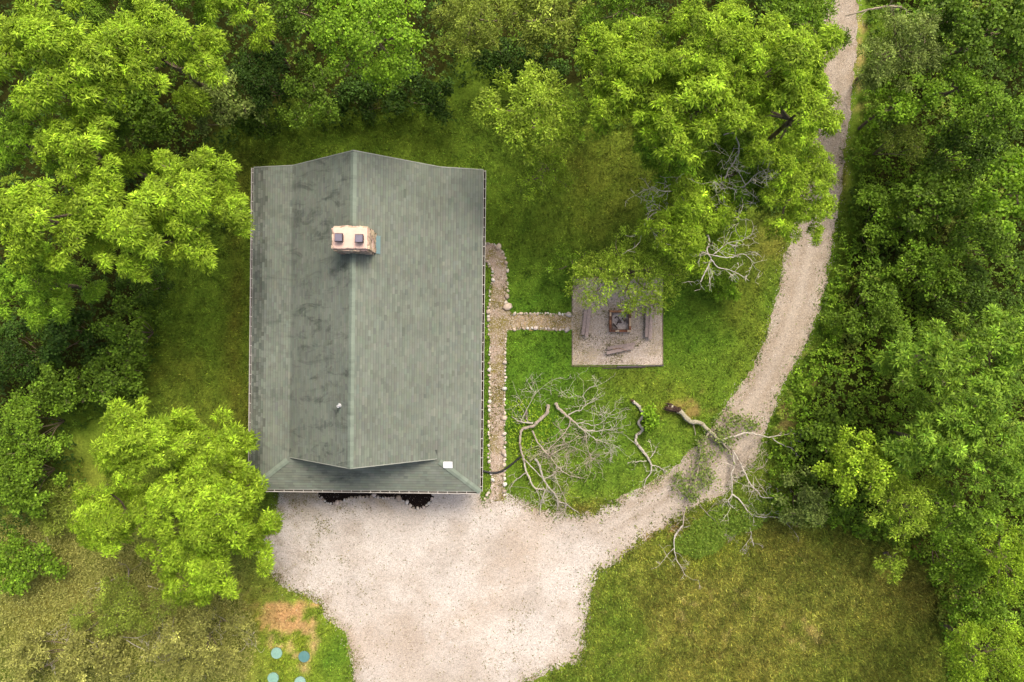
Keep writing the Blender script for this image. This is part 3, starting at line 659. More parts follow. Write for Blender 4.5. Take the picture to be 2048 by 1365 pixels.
fp = empty('fire_pit', tuple(W(1239, 643, 0)[:2]) + (0.016,), 0.0); tag(fp, 'square brick fire pit with ash in the middle of the gravel pad', 'fire pit')
S = 0.53
for lay_ in range(3):
    for side in range(4):
        n = 5
        for k in range(n):
            L = 2 * S / n; u = -S + L * (k + 0.5) + (0.1 if lay_ % 2 else 0) * 0; off = 0.055
            ex = (u + off if side in (0,) else u - off if side == 2 else 0, 0)
            x, y = [(u + off, -S), (S, u + off), (u - off, S), (-S, u - off)][side]
            cc = alb([(156, 104, 74), (178, 128, 92), (216, 190, 156), (134, 88, 64), (120, 84, 66)][rng.choice(5, p=[.34, .2, .12, .2, .14])])
            m_ = MB(); m_.box((x, y, 0.05 + lay_ * 0.1), (L - 0.012, 0.10, 0.09) if side % 2 == 0 else (0.10, L - 0.012, 0.09), rng.normal(0, 0.02), cc, jit=0.005, rng=rng); m_.build('brick', M['stone'], fp)
m_ = MB()
for side in range(4):
    x, y = [(0, -1), (1, 0), (0, 1), (-1, 0)][side]
    m_.box((x * (S - 0.075), y * (S - 0.075), 0.15), (2 * S - 0.15 if y else 0.035, 2 * S - 0.19 if x else 0.035, 0.30), 0, alb((120, 96, 84)))
m_.build('liner', M['wood'], fp)
gx = np.linspace(-S + 0.06, S - 0.06, 22); X, Y = np.meshgrid(gx, gx); Z = 0.06 + 0.10 * fbm(X * 4, Y * 4, 3, 4) ; idx = np.arange(484).reshape(22, 22)
an = fbm(X * 3 + 9, Y * 3, 8, 4); ww = np.clip((an - 0.36) * 4, 0, 1).ravel()[:, None]
m_ = MB(); m_.add(np.stack([X.ravel(), Y.ravel(), Z.ravel()], -1), np.stack([idx[:-1, :-1], idx[:-1, 1:], idx[1:, 1:], idx[1:, :-1]], -1).reshape(-1, 4), alb((92, 80, 76)) * (1 - ww) + alb((196, 184, 176)) * ww); m_.build('ash_bed', M['ash'], fp)
for k in range(6):
    a = rng.uniform(0, 6.28); c_ = rng.normal(0, 0.14, 2); l = rng.uniform(0.08, 0.2); m_ = MB()
    m_.tube([(c_[0] - l * math.cos(a), c_[1] - l * math.sin(a), 0.14), (c_[0] + l * math.cos(a), c_[1] + l * math.sin(a), 0.17)], [0.03, 0.02], 6, alb((78, 66, 60)) * rng.uniform(0.5, 1.6)); m_.build('charred_log', M['ash'], fp)

for px, py, cc, lb in ((553, 1307, (140, 182, 164), 'pale mint round septic lid nearest the bare dirt, upper left of four'), (608, 1314, (92, 140, 136), 'deeper blue round septic lid, upper right of four'),
                       (546, 1357, (136, 180, 160), 'mint round septic lid with ribbed middle, lower left of four'), (600, 1365, (148, 184, 168), 'pale mint septic lid cut by the photo edge, lower right of four')):
    e = empty('septic_lid', tuple(W(px, py, 0.1)[:2]) + (0.0,)); tag(e, lb, 'septic lid', 'round septic lids in the grass')
    m_ = MB(); m_.tube([(0, 0, -0.05), (0, 0, 0.09)], 0.285, 32, alb((70, 110, 104))); m_.build('riser', M['plastic'], e)
    ca = np.arange(40) / 40 * 2 * math.pi; v = []; prof = [(0.30, 0.075), (0.303, 0.10), (0.285, 0.115), (0.25, 0.108), (0.10, 0.112), (0.085, 0.122), (0.0, 0.122)]
    for rr_, zz in prof[:-1]: v += [(rr_ * math.cos(q), rr_ * math.sin(q), zz) for q in ca]
    v.append((0, 0, 0.122)); m_ = MB(); m_.add(v, [[o * 40 + i, o * 40 + (i + 1) % 40, (o + 1) * 40 + (i + 1) % 40, (o + 1) * 40 + i] for o in range(5) for i in range(40)], alb(cc)); m_.f.append(np.array([[200 + i, 200 + (i + 1) % 40, 240] for i in range(40)]))
    lid = m_.build('lid', M['plastic'], e, False)
    for k in range(8):
        q = k * math.pi / 4 + 0.3; m_ = MB(); m_.tube([(0.275 * math.cos(q), 0.275 * math.sin(q), 0.112), (0.275 * math.cos(q), 0.275 * math.sin(q), 0.126)], 0.012, 6, alb((120, 120, 120))); m_.build('bolt', M['plastic'], lid)

# ------------------------------------------------------------------ plants
def leaves(mb, P, D, Wd, L, wdt, droop, cc, midf=0.5):
    """diamond leaves bent at the middle; P base, D direction, Wd width direction, arrays"""
    n = len(P); L = np.broadcast_to(L, (n,))[:, None]; wdt = np.broadcast_to(wdt, (n,))[:, None]; dr = np.broadcast_to(droop, (n,))[:, None]
    mid_ = P + D * L * midf; tip = P + D * L; tip = tip - np.array([0, 0, 1.0]) * L * dr
    v = np.stack([P, mid_ - Wd * wdt * 0.5, mid_ + Wd * wdt * 0.5, tip], 1).reshape(-1, 3)
    b = np.arange(n)[:, None] * 4
    f = np.concatenate([b + [[0, 1, 2]], b + [[1, 3, 2]]], 0)
    mb.add(v, f, np.repeat(cc, 4, 0))
def rdir(r, n):
    v = r.normal(0, 1, (n, 3)); return unit(v)
def vary(r, base, base2, t, amp=0.22):
    """leaf colour individuals: mix of two leaf colours and a random lightness"""
    t = np.clip(t, 0, 1)[:, None]
    return np.clip((base * (1 - t) + base2 * t) * np.exp(r.normal(0, amp, (len(t), 1))), 0.003, 0.6)
STY = {  # leaf length, width, leaves per tuft, droop, tufts per m2, opening angles
    'frond': dict(L=0.225, w=0.052, k=11, dr=0.40, dens=19, th=(40, 100), sp=0.02),
    'star': dict(L=0.25, w=0.055, k=9, dr=0.15, dens=15, th=(45, 95), sp=0.012),
    'oval': dict(L=0.14, w=0.105, k=7, dr=0.12, dens=17, th=(30, 95), sp=0.08),
    'fine': dict(L=0.16, w=0.05, k=10, dr=0.15, dens=16, th=(10, 90), sp=0.07),
}
PAL = {k: (alb(a), alb(b)) for k, (a, b) in dict(
    lime=((132, 174, 32), (178, 206, 60)), green=((116, 164, 34), (158, 196, 54)), olive=((132, 156, 52), (168, 184, 78)), mid=((104, 146, 34), (142, 176, 52)),
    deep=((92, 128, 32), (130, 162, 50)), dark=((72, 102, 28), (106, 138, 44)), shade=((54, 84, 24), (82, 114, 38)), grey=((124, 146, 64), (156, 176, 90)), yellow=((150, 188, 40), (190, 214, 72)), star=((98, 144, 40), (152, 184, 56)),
    pale=((146, 184, 44), (184, 208, 76)), weed=((156, 163, 80), (190, 190, 106)), bank=((112, 148, 44), (146, 172, 62))).items()}
def lobes_of(r, rx, ry, hz, n):
    out = [(np.array([r.normal(0, .1) * rx, r.normal(0, .1) * ry, hz * 0.45]), 0.40)]
    for i in range(n):
        a = i * 2.399963 + r.uniform(-.5, .5); q = math.sqrt((i + 0.6) / n) * 0.84
        out.append((np.array([math.cos(a) * q * rx, math.sin(a) * q * ry, hz * (0.55 - 0.95 * q * q) + r.normal(0, .12) * hz]), r.uniform(0.23, 0.37)))
    for i in range(n // 2):
        a = r.uniform(0, 6.28); q = r.uniform(0.8, 1.0)
        out.append((np.array([math.cos(a) * q * rx, math.sin(a) * q * ry, hz * r.uniform(-.5, .15)]), r.uniform(0.12, 0.2)))
    return out
def plant(name, label, cat, style, pal, px, py, rx, ry, ztop, n=9, seed=0, dens=1.0, trunk=True, group=None, lean=(0, 0), bare=0.0, flat=0.75, lsc=1.0):
    r = np.random.default_rng(seed + int(px) * 7 + int(py)); st = STY[style]
    zc = ztop * 0.75; sc_ = (H - zc) / F; rx, ry = rx * sc_, ry * sc_; Rm = (rx + ry) / 2; hz = min(Rm * flat, ztop * 0.42)
    zc = ztop - hz * 0.95; c0 = W(px, py, zc)
    out_ = unit(c0[:2]) * 0.20 * ztop if trunk else np.zeros(2)   # crowns lean towards the clearing
    base = np.array([c0[0] + out_[0] + lean[0], c0[1] + out_[1] + lean[1], 0])
    e = empty(name, tuple(base)); tag(e, label, cat, group)
    lb = lobes_of(r, rx, ry, hz, n); off = c0 - base
    if trunk and ztop > 5:      # foliage down the stem, as forest edge trees have
        for f_ in (0.45, 0.7):
            for q in range(2):
                a_ = r.uniform(0, 6.28); lb.append((-off * (1 - f_) + np.array([math.cos(a_) * rx * 0.42, math.sin(a_) * ry * 0.42, 0]), r.uniform(0.22, 0.34)))
    cm = MB(); A, B = PAL[pal]
    cs = np.array([l[0] for l in lb]); rs = np.array([l[1] * Rm for l in lb])
    # every lobe carries a handful of sprays; the tufts sit on the sprays
    sub = []
    for i in range(len(lb)):
        ns = max(2, int(r.integers(7, 11) * min(1.0, rs[i] / 0.5)))
        for q in range(ns):
            d_ = rdir(r, 1)[0]; d_[2] = abs(d_[2]) * 1.0 - 0.12
            rad = rs[i] * r.uniform(0.26, 0.5); c_ = cs[i] + d_ * rs[i] * r.uniform(0.5, 0.95) * np.array([1, 1, 0.9])
            sub.append((c_, max(rad, 0.16), i, d_))
        sub.append((cs[i], rs[i] * 0.62, i, np.array([0, 0, 0.3])))
    sc2 = np.array([q[0] for q in sub]); sr2 = np.array([q[1] for q in sub])
    for i, (c_, rad, li_, dv) in enumerate(sub):
        cnt = int(2.4 * math.pi * rad * rad * st['dens'] * dens * r.uniform(0.7, 1.2) * (0.4 if dv[2] == 0.3 else 1.0)) + 3
        N_ = rdir(r, cnt); N_[:, 2] = np.where(N_[:, 2] < -0.2, -N_[:, 2], N_[:, 2])
        rr = rad * r.uniform(0.6, 1.15, cnt)
        P = c_ + N_ * rr[:, None] * np.array([1, 1, 0.7])
        near = np.where((np.linalg.norm(sc2 - c_, axis=1) < sr2 + rad))[0]
        keep = np.ones(cnt, bool)
        for j in near:
            if j != i: keep &= np.linalg.norm(P - sc2[j], axis=1) > sr2[j] * 0.6
        P = P[keep]; N_ = N_[keep]; cnt = len(P)
        if not cnt: continue
        P[:, 2] = np.maximum(P[:, 2], 0.15 - off[2])
        ax = unit(N_ * 0.6 + dv * 0.35 + np.array([0, 0, 0.45]) + r.normal(0, 0.2, (cnt, 3)))
        k = st['k']; wind = r.normal(0, 0.22, 3) * np.array([1, 1, 0.3])
        t1 = unit(np.cross(ax, np.array([0.31, 0.87, 0.12]))); t2 = np.cross(ax, t1)
        az = (np.arange(k) / k * 2 * math.pi)[None] + r.uniform(0, 6.28, (cnt, 1)) + r.normal(0, 0.25, (cnt, k))
        th = np.radians(r.uniform(st['th'][0], st['th'][1], (cnt, k)))
        D = ax[:, None] * np.cos(th)[..., None] + (t1[:, None] * np.cos(az)[..., None] + t2[:, None] * np.sin(az)[..., None]) * np.sin(th)[..., None]
        D = unit(D + wind)
        Wd = unit(np.cross(D, ax[:, None] + r.normal(0, 0.3, (cnt, k, 3))))
        PP = P[:, None] + r.normal(0, st['sp'], (cnt, k, 3)) + D * 0.03
        tt = np.clip(0.25 + 0.5 * r.random((cnt, 1)) + r.normal(0, 0.15, (cnt, k)), 0, 1)
        cc = vary(r, A, B, tt.ravel(), 0.16) * np.exp(r.normal(0, 0.2))
        cc = cc * np.repeat(np.exp(r.normal(0, 0.24, cnt)), k)[:, None]
        LL = st['L'] * lsc * r.uniform(0.7, 1.15, (cnt, k)).ravel()
        leaves(cm, PP.reshape(-1, 3) + off, D.reshape(-1, 3), Wd.reshape(-1, 3), LL, st['w'] * lsc * r.uniform(0.8, 1.2, cnt * k), st['dr'] * r.uniform(0.4, 1.5, cnt * k), cc)
    cm.build('crown', M['leaf'] if pal in ('lime', 'green', 'yellow', 'star', 'pale', 'olive', 'mid', 'weed') else M['leaf_dull'], e)
    # wood
    barkc = alb((142, 126, 104)); R0 = (0.03 + 0.02 * Rm + ztop * 0.004) * (1 if trunk else 0.6)
    fork = np.array([off[0] * 0.6, off[1] * 0.6, max(off[2] - hz * 0.8, ztop * 0.25)])
    if trunk:
        tm = MB(); pts = smooth([(0, 0, -0.1), fork * 0.5 + r.normal(0, .1, 3) * [1, 1, 0], fork, fork * 0.3 + (cs[0] + off) * 0.7], 4); tm.tube(pts, np.linspace(R0 * 1.25, R0 * 0.45, len(pts)), 9, barkc); tm.build('trunk', M['bark'], e, True)
    for i in range(1, 1 + n):
        lm = MB(); tgt = cs[i] + off; s0 = fork * (1 if trunk else 0.2); mdp = s0 * 0.5 + tgt * 0.5 + np.array([0, 0, -0.15 * hz]) + r.normal(0, 0.12, 3) * Rm * 0.5
        pts = smooth([s0, mdp, tgt, tgt + (tgt - mdp) * 0.15], 3); lm.tube(pts, np.linspace(R0 * 0.55, R0 * 0.10 + 0.008, len(pts)), 5, barkc * r.uniform(0.85, 1.3))
        for q in range(4):
            p0 = pts[r.integers(len(pts) // 2, len(pts))]; d = unit(tgt - s0 + r.normal(0, 0.7, 3) * np.linalg.norm(tgt - s0)); l = rs[i] * r.uniform(0.4, 0.8)
            tw = smooth([p0, p0 + d * l * 0.5 + r.normal(0, .06, 3), p0 + d * l], 2); lm.tube(tw, [R0 * 0.14 + 0.008, 0.006], 3, barkc * r.uniform(0.9, 1.4), False)
        lm.build('limb', M['bark'], e)
    return e

T, S_, SP = 'tree', 'shrub', 'sapling'
PL = [
 # upper left bright frond-leaved trees
 ('tree', 'large bright feathery tree in the top left corner of the photo', T, 'frond', 'lime', 112, 118, 150, 118, 12.5, 11),
 ('tree', 'bright feathery tree between the top left corner tree and dark shrubs', T, 'frond', 'lime', 325, 118, 128, 100, 11.5, 10),
 ('tree', 'shaded mid green tree crown cut by the top edge above the feathery trees', T, 'frond', 'mid', 285, -8, 150, 55, 9.5, 8),
 ('tree', 'gappy feathery tree on the left edge showing bare grey twigs', T, 'frond', 'green', 40, 285, 95, 62, 9.5, 7),
 ('tree', 'bright feathery tree with open gaps left of the big roofside tree', T, 'frond', 'lime', 175, 300, 105, 80, 11, 8),
 ('tree', 'large bright feathery tree overhanging the upper left roof edge', T, 'frond', 'lime', 395, 410, 118, 112, 10.5, 11),
 ('tree', 'bright feathery tree with long hanging sprays over the left lawn', T, 'frond', 'lime', 262, 458, 95, 92, 11, 9),
 ('tree', 'yellow green feathery tree on the left edge above the dark thicket', T, 'frond', 'lime', 85, 440, 105, 92, 12, 9),
 ('tree', 'green feathery tree low on the left edge, shaded by brighter neighbours', T, 'frond', 'green', 75, 570, 98, 72, 9, 8),
 ('tree', 'deep green crown behind the gap between the left edge trees', T, 'oval', 'deep', 235, 235, 110, 60, 6.5, 7),
 # top edge
 ('tree', 'small bright crown at the top edge with its grey trunk showing', T, 'frond', 'lime', 475, 10, 55, 38, 11, 6),
 ('tree', 'bright round leaved tree at the top edge above the house ridge', T, 'oval', 'green', 738, 60, 104, 104, 11, 11),
 ('tree', 'olive drooping tree at the top edge right of the round leaved tree', T, 'fine', 'olive', 945, 40, 88, 66, 7.5, 9),
 ('tree', 'olive green tree at the top edge with light leaf tips, beside the drooping one', T, 'fine', 'olive', 1085, 38, 92, 66, 7, 9),
 ('tree', 'dull green tree at the top edge behind the big bright crowns', T, 'fine', 'mid', 1245, 22, 80, 58, 8, 7),
 ('tree', 'dark green tree in the top edge gap between two bright trees', T, 'oval', 'deep', 590, 25, 70, 62, 7.5, 7),
 ('tree', 'shaded green tree on the top edge beside the lane', T, 'fine', 'mid', 1620, 48, 74, 82, 8, 8),
 # shrubs behind the house
 ('shrub', 'grey green shrub right of the feathery trees, behind the house corner', S_, 'oval', 'grey', 440, 205, 80, 62, 4.5, 8),
 ('shrub', 'round leaved shrub at the lawn edge above the left half of the roof', S_, 'oval', 'deep', 625, 190, 70, 62, 4.5, 8),
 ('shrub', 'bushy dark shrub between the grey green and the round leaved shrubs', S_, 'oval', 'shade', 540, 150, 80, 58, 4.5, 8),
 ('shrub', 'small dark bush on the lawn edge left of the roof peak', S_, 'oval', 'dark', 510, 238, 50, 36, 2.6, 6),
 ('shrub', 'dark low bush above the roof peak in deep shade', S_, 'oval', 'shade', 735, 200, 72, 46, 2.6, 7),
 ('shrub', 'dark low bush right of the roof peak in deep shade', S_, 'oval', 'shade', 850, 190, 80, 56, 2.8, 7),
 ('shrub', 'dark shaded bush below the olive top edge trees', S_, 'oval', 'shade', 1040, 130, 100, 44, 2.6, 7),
 # small trees on the lawn
 ('small_tree', 'small yellow olive tree alone on the lawn right of the roof', T, 'fine', 'pale', 1066, 222, 106, 88, 8.6, 11),
 ('sapling', 'small green sapling tucked below the yellow olive lawn tree', SP, 'fine', 'pale', 1090, 340, 66, 60, 5.4, 8),
 # big tree group upper right
 ('tree', 'leftmost crown of the big bright group left of the lane', T, 'frond', 'lime', 1262, 150, 98, 112, 11, 10),
 ('tree', 'tall bright crown at the top of the big group left of the lane', T, 'frond', 'lime', 1430, 95, 112, 88, 12, 10),
 ('tree', 'bright crown of the big group reaching the lane edge', T, 'frond', 'lime', 1570, 120, 92, 84, 11.5, 9),
 ('tree', 'central crown of the big bright group left of the lane', T, 'frond', 'lime', 1395, 220, 112, 98, 11.5, 10),
 ('tree', 'bright crown overhanging the narrowest stretch of the lane', T, 'frond', 'lime', 1575, 245, 112, 88, 10.5, 10),
 ('tree', 'green crown at the lower lane side end of the big group', T, 'frond', 'lime', 1590, 385, 92, 92, 8.5, 9),
 ('tree', 'deeper green crown below the big bright group, beside bare dead limbs', T, 'frond', 'mid', 1480, 345, 95, 82, 7.5, 8),
 ('tree', 'green crown on the lawn side foot of the big bright group', T, 'frond', 'green', 1340, 305, 84, 62, 7.5, 8),
 ('half_dead_tree', 'half dead tree with bright leaves and bare white limbs by the lawn', T, 'frond', 'lime', 1385, 440, 104, 98, 7.8, 11),
 ('small_tree', 'thin leaved small tree partly covering the fire pit pad', T, 'fine', 'pale', 1262, 550, 128, 76, 5.4, 12),
 ('sapling', 'thin leafy sapling on the lawn left of the fire pit tree', SP, 'fine', 'mid', 1140, 530, 46, 36, 2.4, 5),
 ('bush', 'small rounded green bush at the foot of the half dead tree', S_, 'star', 'green', 1445, 572, 40, 24, 1.6, 6),
 ('sapling', 'tiny bright green sapling beside the snaking grey log', SP, 'oval', 'green', 1300, 840, 11, 24, 0.9, 4),
 # left thicket
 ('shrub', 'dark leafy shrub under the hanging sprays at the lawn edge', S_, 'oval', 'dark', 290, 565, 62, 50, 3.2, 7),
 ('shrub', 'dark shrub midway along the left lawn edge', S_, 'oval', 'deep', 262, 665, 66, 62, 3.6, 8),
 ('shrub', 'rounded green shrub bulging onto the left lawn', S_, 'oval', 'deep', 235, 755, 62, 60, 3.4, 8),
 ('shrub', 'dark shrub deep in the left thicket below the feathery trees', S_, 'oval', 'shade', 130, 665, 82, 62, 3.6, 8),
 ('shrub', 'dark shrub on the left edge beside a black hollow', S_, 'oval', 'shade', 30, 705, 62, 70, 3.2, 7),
 ('shrub', 'green shrub in the lower middle of the left thicket', S_, 'oval', 'deep', 130, 775, 78, 58, 3.4, 8),
 ('shrub', 'light tipped shrub on the left edge at mid thicket height', S_, 'oval', 'mid', 62, 855, 82, 66, 4.2, 8),
 ('shrub', 'bottom shrub of the left thicket, on the left edge above the rough grass', S_, 'oval', 'mid', 52, 955, 74, 70, 3.8, 8),
 # lower left tree
 ('tree', 'yellow green tree crown at the top of the clump beside the porch', T, 'frond', 'lime', 285, 885, 100, 82, 8.0, 10),
 ('tree', 'green tree crown against the left wall of the house by the porch', T, 'frond', 'lime', 430, 905, 84, 80, 6.5, 9),
 ('tree', 'large bright tree reaching over the lower left roof corner', T, 'frond', 'lime', 425, 1015, 138, 92, 8, 12),
 ('tree', 'feathery green crown spreading left of the porch clump', T, 'frond', 'lime', 245, 1035, 110, 78, 7, 9),
 ('tree', 'green tree crown hanging over the left edge of the gravel forecourt', T, 'frond', 'lime', 425, 1120, 116, 88, 7, 10),
 # lower left scrub
 ('scrub_bush', 'scrubby green bush with a grey branch on the left edge rough grass', S_, 'oval', 'mid', 58, 1120, 74, 62, 2.2, 8),
 ('scrub_bush', 'sparse olive bush among the dead twigs left of the septic lids', S_, 'fine', 'weed', 395, 1280, 112, 70, 2.2, 9),
 ('scrub_bush', 'sparse olive bush below the dead branches in the lower left corner', S_, 'fine', 'weed', 130, 1315, 135, 60, 2.0, 9),
 ('scrub_bush', 'thin weedy bush in the middle of the lower left rough', S_, 'fine', 'olive', 240, 1215, 110, 54, 1.9, 9),
 ('scrub_bush', 'thin dry bush between the left thicket and the porch clump', S_, 'fine', 'olive', 140, 1015, 84, 54, 1.9, 8),
 # right side
 ('tree', 'silvery grey green tree right of the lane near the top edge', T, 'fine', 'grey', 1800, 95, 84, 84, 7.5, 9),
 ('small_tree', 'small round leaved bright tree beside the lane, above a yellow bush', T, 'oval', 'green', 1793, 212, 40, 30, 6, 6),
 ('bush', 'upright yellow green bush right of the narrow lane', S_, 'fine', 'olive', 1812, 275, 40, 52, 4.5, 6),
 ('tree', 'bright round leaved branch cluster in the upper right wood', T, 'oval', 'green', 1915, 178, 58, 34, 7, 6),
 ('tree', 'dark crown in the top right corner', T, 'oval', 'deep', 1985, 60, 88, 72, 8.5, 9),
 ('tree', 'dark crown at the top edge between the silvery tree and the corner', T, 'oval', 'dark', 1895, 38, 58, 48, 7, 7),
 ('tree', 'green crown on the right edge level with the small bright tree', T, 'oval', 'mid', 2000, 225, 70, 48, 7.5, 7),
 ('shrub', 'dark shaded shrub in the middle of the upper right wood', S_, 'oval', 'dark', 1930, 300, 82, 56, 4.6, 8),
 ('tree', 'bright crown at the right edge halfway up the wood', T, 'oval', 'green', 2035, 385, 48, 86, 8, 7),
 ('shrub', 'broad round leaved shrub in the middle right thicket', S_, 'oval', 'deep', 1870, 408, 92, 62, 4.4, 9),
 ('shrub', 'leafy shrub at the lane edge below the yellow bush', S_, 'oval', 'mid', 1762, 440, 62, 72, 2.8, 8),
 ('shrub', 'round leaved shrub near the right edge below the bright crown', S_, 'oval', 'deep', 1965, 480, 66, 50, 4.6, 7),
 ('shrub', 'light green shrub in the thicket right of the lane bend', S_, 'oval', 'mid', 1860, 540, 82, 56, 4.0, 8),
 ('shrub', 'dark shrub in the hollow above the star leaved trees', S_, 'oval', 'dark', 1935, 590, 84, 56, 3.8, 8),
 ('shrub', 'dark green shrub at the lane side of the star leaved trees', S_, 'oval', 'deep', 1740, 620, 70, 66, 3.0, 8),
 ('tree', 'star leaved tree with bright tips on the right, uppermost of its cluster', T, 'star', 'star', 1850, 715, 88, 62, 7.5, 9),
 ('tree', 'star leaved tree on the right edge with yellow tinged tips', T, 'star', 'star', 1985, 690, 82, 78, 7.5, 9),
 ('tree', 'star leaved tree in the middle of the right side cluster', T, 'star', 'star', 1940, 810, 92, 68, 8, 9),
 ('tree', 'rounded blue green tree lowest of the star leaved cluster', T, 'star', 'star', 1865, 885, 88, 60, 7.5, 9),
 ('tree', 'green tree on the right edge below the star leaved cluster', T, 'star', 'star', 2005, 920, 72, 72, 8, 8),
 ('tree', 'yellow green round leaved tree at the corner of the lower field', T, 'oval', 'lime', 1718, 930, 72, 72, 6.5, 9),
 ('small_tree', 'pale olive tree leaning over the top right of the lower field', T, 'fine', 'pale', 1815, 1010, 78, 72, 5.5, 9),
 ('sapling', 'pale sapling twig standing out over the field grass', SP, 'fine', 'pale', 1785, 1120, 32, 38, 2.2, 5),
 ('tree', 'green crown right of the pale olive tree', T, 'oval', 'mid', 1935, 1030, 72, 58, 6, 8),
 ('shrub', 'olive green shrub at the right corner of the field', S_, 'oval', 'mid', 1920, 1120, 66, 56, 3.6, 8),
 ('tree', 'bright leaning crown on the right edge above the bottom corner', T, 'fine', 'lime', 2015, 1120, 52, 72, 6, 8),
 ('shrub', 'green shrub on the right field edge above the bottom right tree', S_, 'oval', 'mid', 1955, 1205, 66, 46, 3.2, 8),
 ('tree', 'bright finely leaved tree in the bottom right corner', T, 'fine', 'lime', 1985, 1315, 92, 82, 7, 10),
 ('shrub', 'grey green shrub at the top left corner of the lower field', S_, 'oval', 'grey', 1612, 1000, 54, 58, 2.6, 8),
 ('shrub', 'dark shrub beside the lane, above the grey green field shrub', S_, 'oval', 'deep', 1650, 870, 56, 50, 2.4, 7),
]
SPARSE = {'fire pit pad': 0.55, 'fire pit tree': 0.35, 'sparse olive': 1.0, 'thin weedy': 0.9, 'thin dry': 0.9, 'pale sapling': 0.5, 'yellow olive': 1.2, 'gappy': 0.7, 'half dead': 0.75, 'tiny bright': 1.5, 'pale olive': 0.7, 'tucked below': 1.0}
for i, (nm, lb_, ct, sty, pal, px, py, rx, ry, zt, n) in enumerate(PL):
    dn = 1.0
    for k_, v_ in SPARSE.items():
        if k_ in lb_: dn = v_
    ls = [1.0, 0.88, 1.1, 0.94, 1.14, 0.84][(i * 5 + px) % 6]
    plant(nm, lb_, ct, sty, pal, px, py, rx, ry, zt, n, seed=i, dens=dn / ls ** 1.3, trunk=ct != S_, lsc=ls)

# ------------------------------------------------------------------ dead wood
def limb_set(mb, polys, r, cc, twig=1.0, twl=1.0, zj=0.3):
    for pts, r0, r1 in polys:
        P = smooth(np.array(pts), 5); P = P + r.normal(0, 0.012, P.shape)
        c_ = cc * r.uniform(0.88, 1.12)
        rad = np.linspace(r0 * 0.68, r1 * 0.68, len(P)) * (1 + 0.12 * np.sin(np.arange(len(P)) * 1.7)); mb.tube(P, rad, 7 if r0 > 0.05 else 5, c_)
        L = np.linalg.norm(np.diff(P, axis=0), axis=1).sum(); nt_ = int(L * 3.0 * twig)
        for q in range(nt_):
            k = r.integers(len(P) // 4, len(P)); tw(mb, P[k], unit(P[min(k + 1, len(P) - 1)] - P[max(k - 1, 0)]), r, rad[k] * 0.4, r.uniform(0.4, 1.1) * twl, cc, zj, 0)
def tw(mb, p, d, r, rad, L, cc, zj, lev):
    d = unit(d * 0.6 + r.normal(0, 0.75, 3) * np.array([1, 1, zj])); rad = min(max(rad, 0.008), 0.016); b_ = r.normal(0, 0.28, 3) * np.array([1, 1, zj])
    P = np.array([p, p + d * L * 0.35 + b_ * L * 0.3, p + d * L * 0.7 + b_ * L * 0.3, p + d * L + r.normal(0, .1, 3) * L]); P[:, 2] = np.maximum(P[:, 2], 0.02)
    mb.tube(P, [rad, 0.006], 3, cc * r.uniform(0.9, 1.25), False)
    if lev < 2:
        for q in range(r.integers(1, 4)): tw(mb, P[r.integers(1, 4)], d, r, rad * 0.6, L * r.uniform(0.4, 0.7), cc, zj, lev + 1)
def z5(pts, z0, z1):
    n = len(pts); return [W(1000 + x * 0.2198, 750 + y * 0.2198, z0 + (z1 - z0) * k / max(n - 1, 1)) for k, (x, y) in enumerate(pts)]
def z6(pts, z0, z1):
    n = len(pts); return [W(1240 + x * 0.293, 770 + y * 0.293, z0 + (z1 - z0) * k / max(n - 1, 1)) for k, (x, y) in enumerate(pts)]
def z3(pts, z0, z1, oy=0):
    n = len(pts); return [W(1348 + x * 0.342, oy + y * 0.342, z0 + (z1 - z0) * k / max(n - 1, 1)) for k, (x, y) in enumerate(pts)]
deadc = alb((210, 202, 184)); deadb = alb((176, 164, 146))
r = np.random.default_rng(11)
e = empty('fallen_dead_tree', tuple(W(1095, 812)), 0); off = -W(1095, 812)
tag(e, 'bare dead tree with curved grey trunk lying nearest the footpath', 'dead tree')
def part(name, polys, cc, twig, e, off, twl=1.0):
    for pts, a, b in polys:
        m_ = MB(); limb_set(m_, [([p + off for p in pts], a, b)], r, cc, twig, twl); m_.build(name, M['bark'], e, False)
part('trunk', [(z5([(440, 275), (425, 350), (350, 420), (300, 465), (215, 488), (185, 540), (183, 650), (213, 755)], 0.25, 0.35), 0.145, 0.075)], deadb * 1.25, 0.25, e, off)
part('limb', [(z5([(213, 755), (230, 850), (270, 950), (320, 1030), (410, 1040)], 0.35, 0.2), 0.08, 0.05), (z5([(240, 890), (180, 930), (130, 975), (80, 1045)], 0.3, 0.1), 0.045, 0.02)], deadc, 0.8, e, off)
part('limb', [(z5([(213, 755), (300, 850), (400, 940), (480, 910), (560, 870)], 0.35, 0.4), 0.05, 0.02)], deadc, 0.8, e, off)
part('limb', [(z5([(295, 510), (335, 600), (410, 700), (455, 745), (540, 850), (640, 920), (780, 945)], 0.4, 0.15), 0.07, 0.015)], deadb * 1.2, 1.5, e, off)
part('limb', [(z5([(320, 760), (360, 830), (385, 920), (430, 1010), (500, 1090), (525, 1150), (528, 1230)], 0.5, 0.15), 0.10, 0.045), (z5([(535, 1155), (610, 1180), (720, 1260)], 0.2, 0.1), 0.05, 0.02)], deadc * 0.9, 0.9, e, off)
part('limb', [(z5([(410, 1045), (390, 1110), (370, 1190), (365, 1280)], 0.25, 0.12), 0.05, 0.03), (z5([(320, 1030), (350, 1090), (370, 1180)], 0.25, 0.15), 0.035, 0.02)], deadc, 0.6, e, off)
part('limb', [(z5([(185, 425), (245, 310), (310, 195), (350, 140), (450, 65)], 0.3, 0.5), 0.03, 0.01), (z5([(300, 440), (185, 430), (105, 380)], 0.25, 0.2), 0.07, 0.02)], deadc * 0.9, 1.5, e, off)
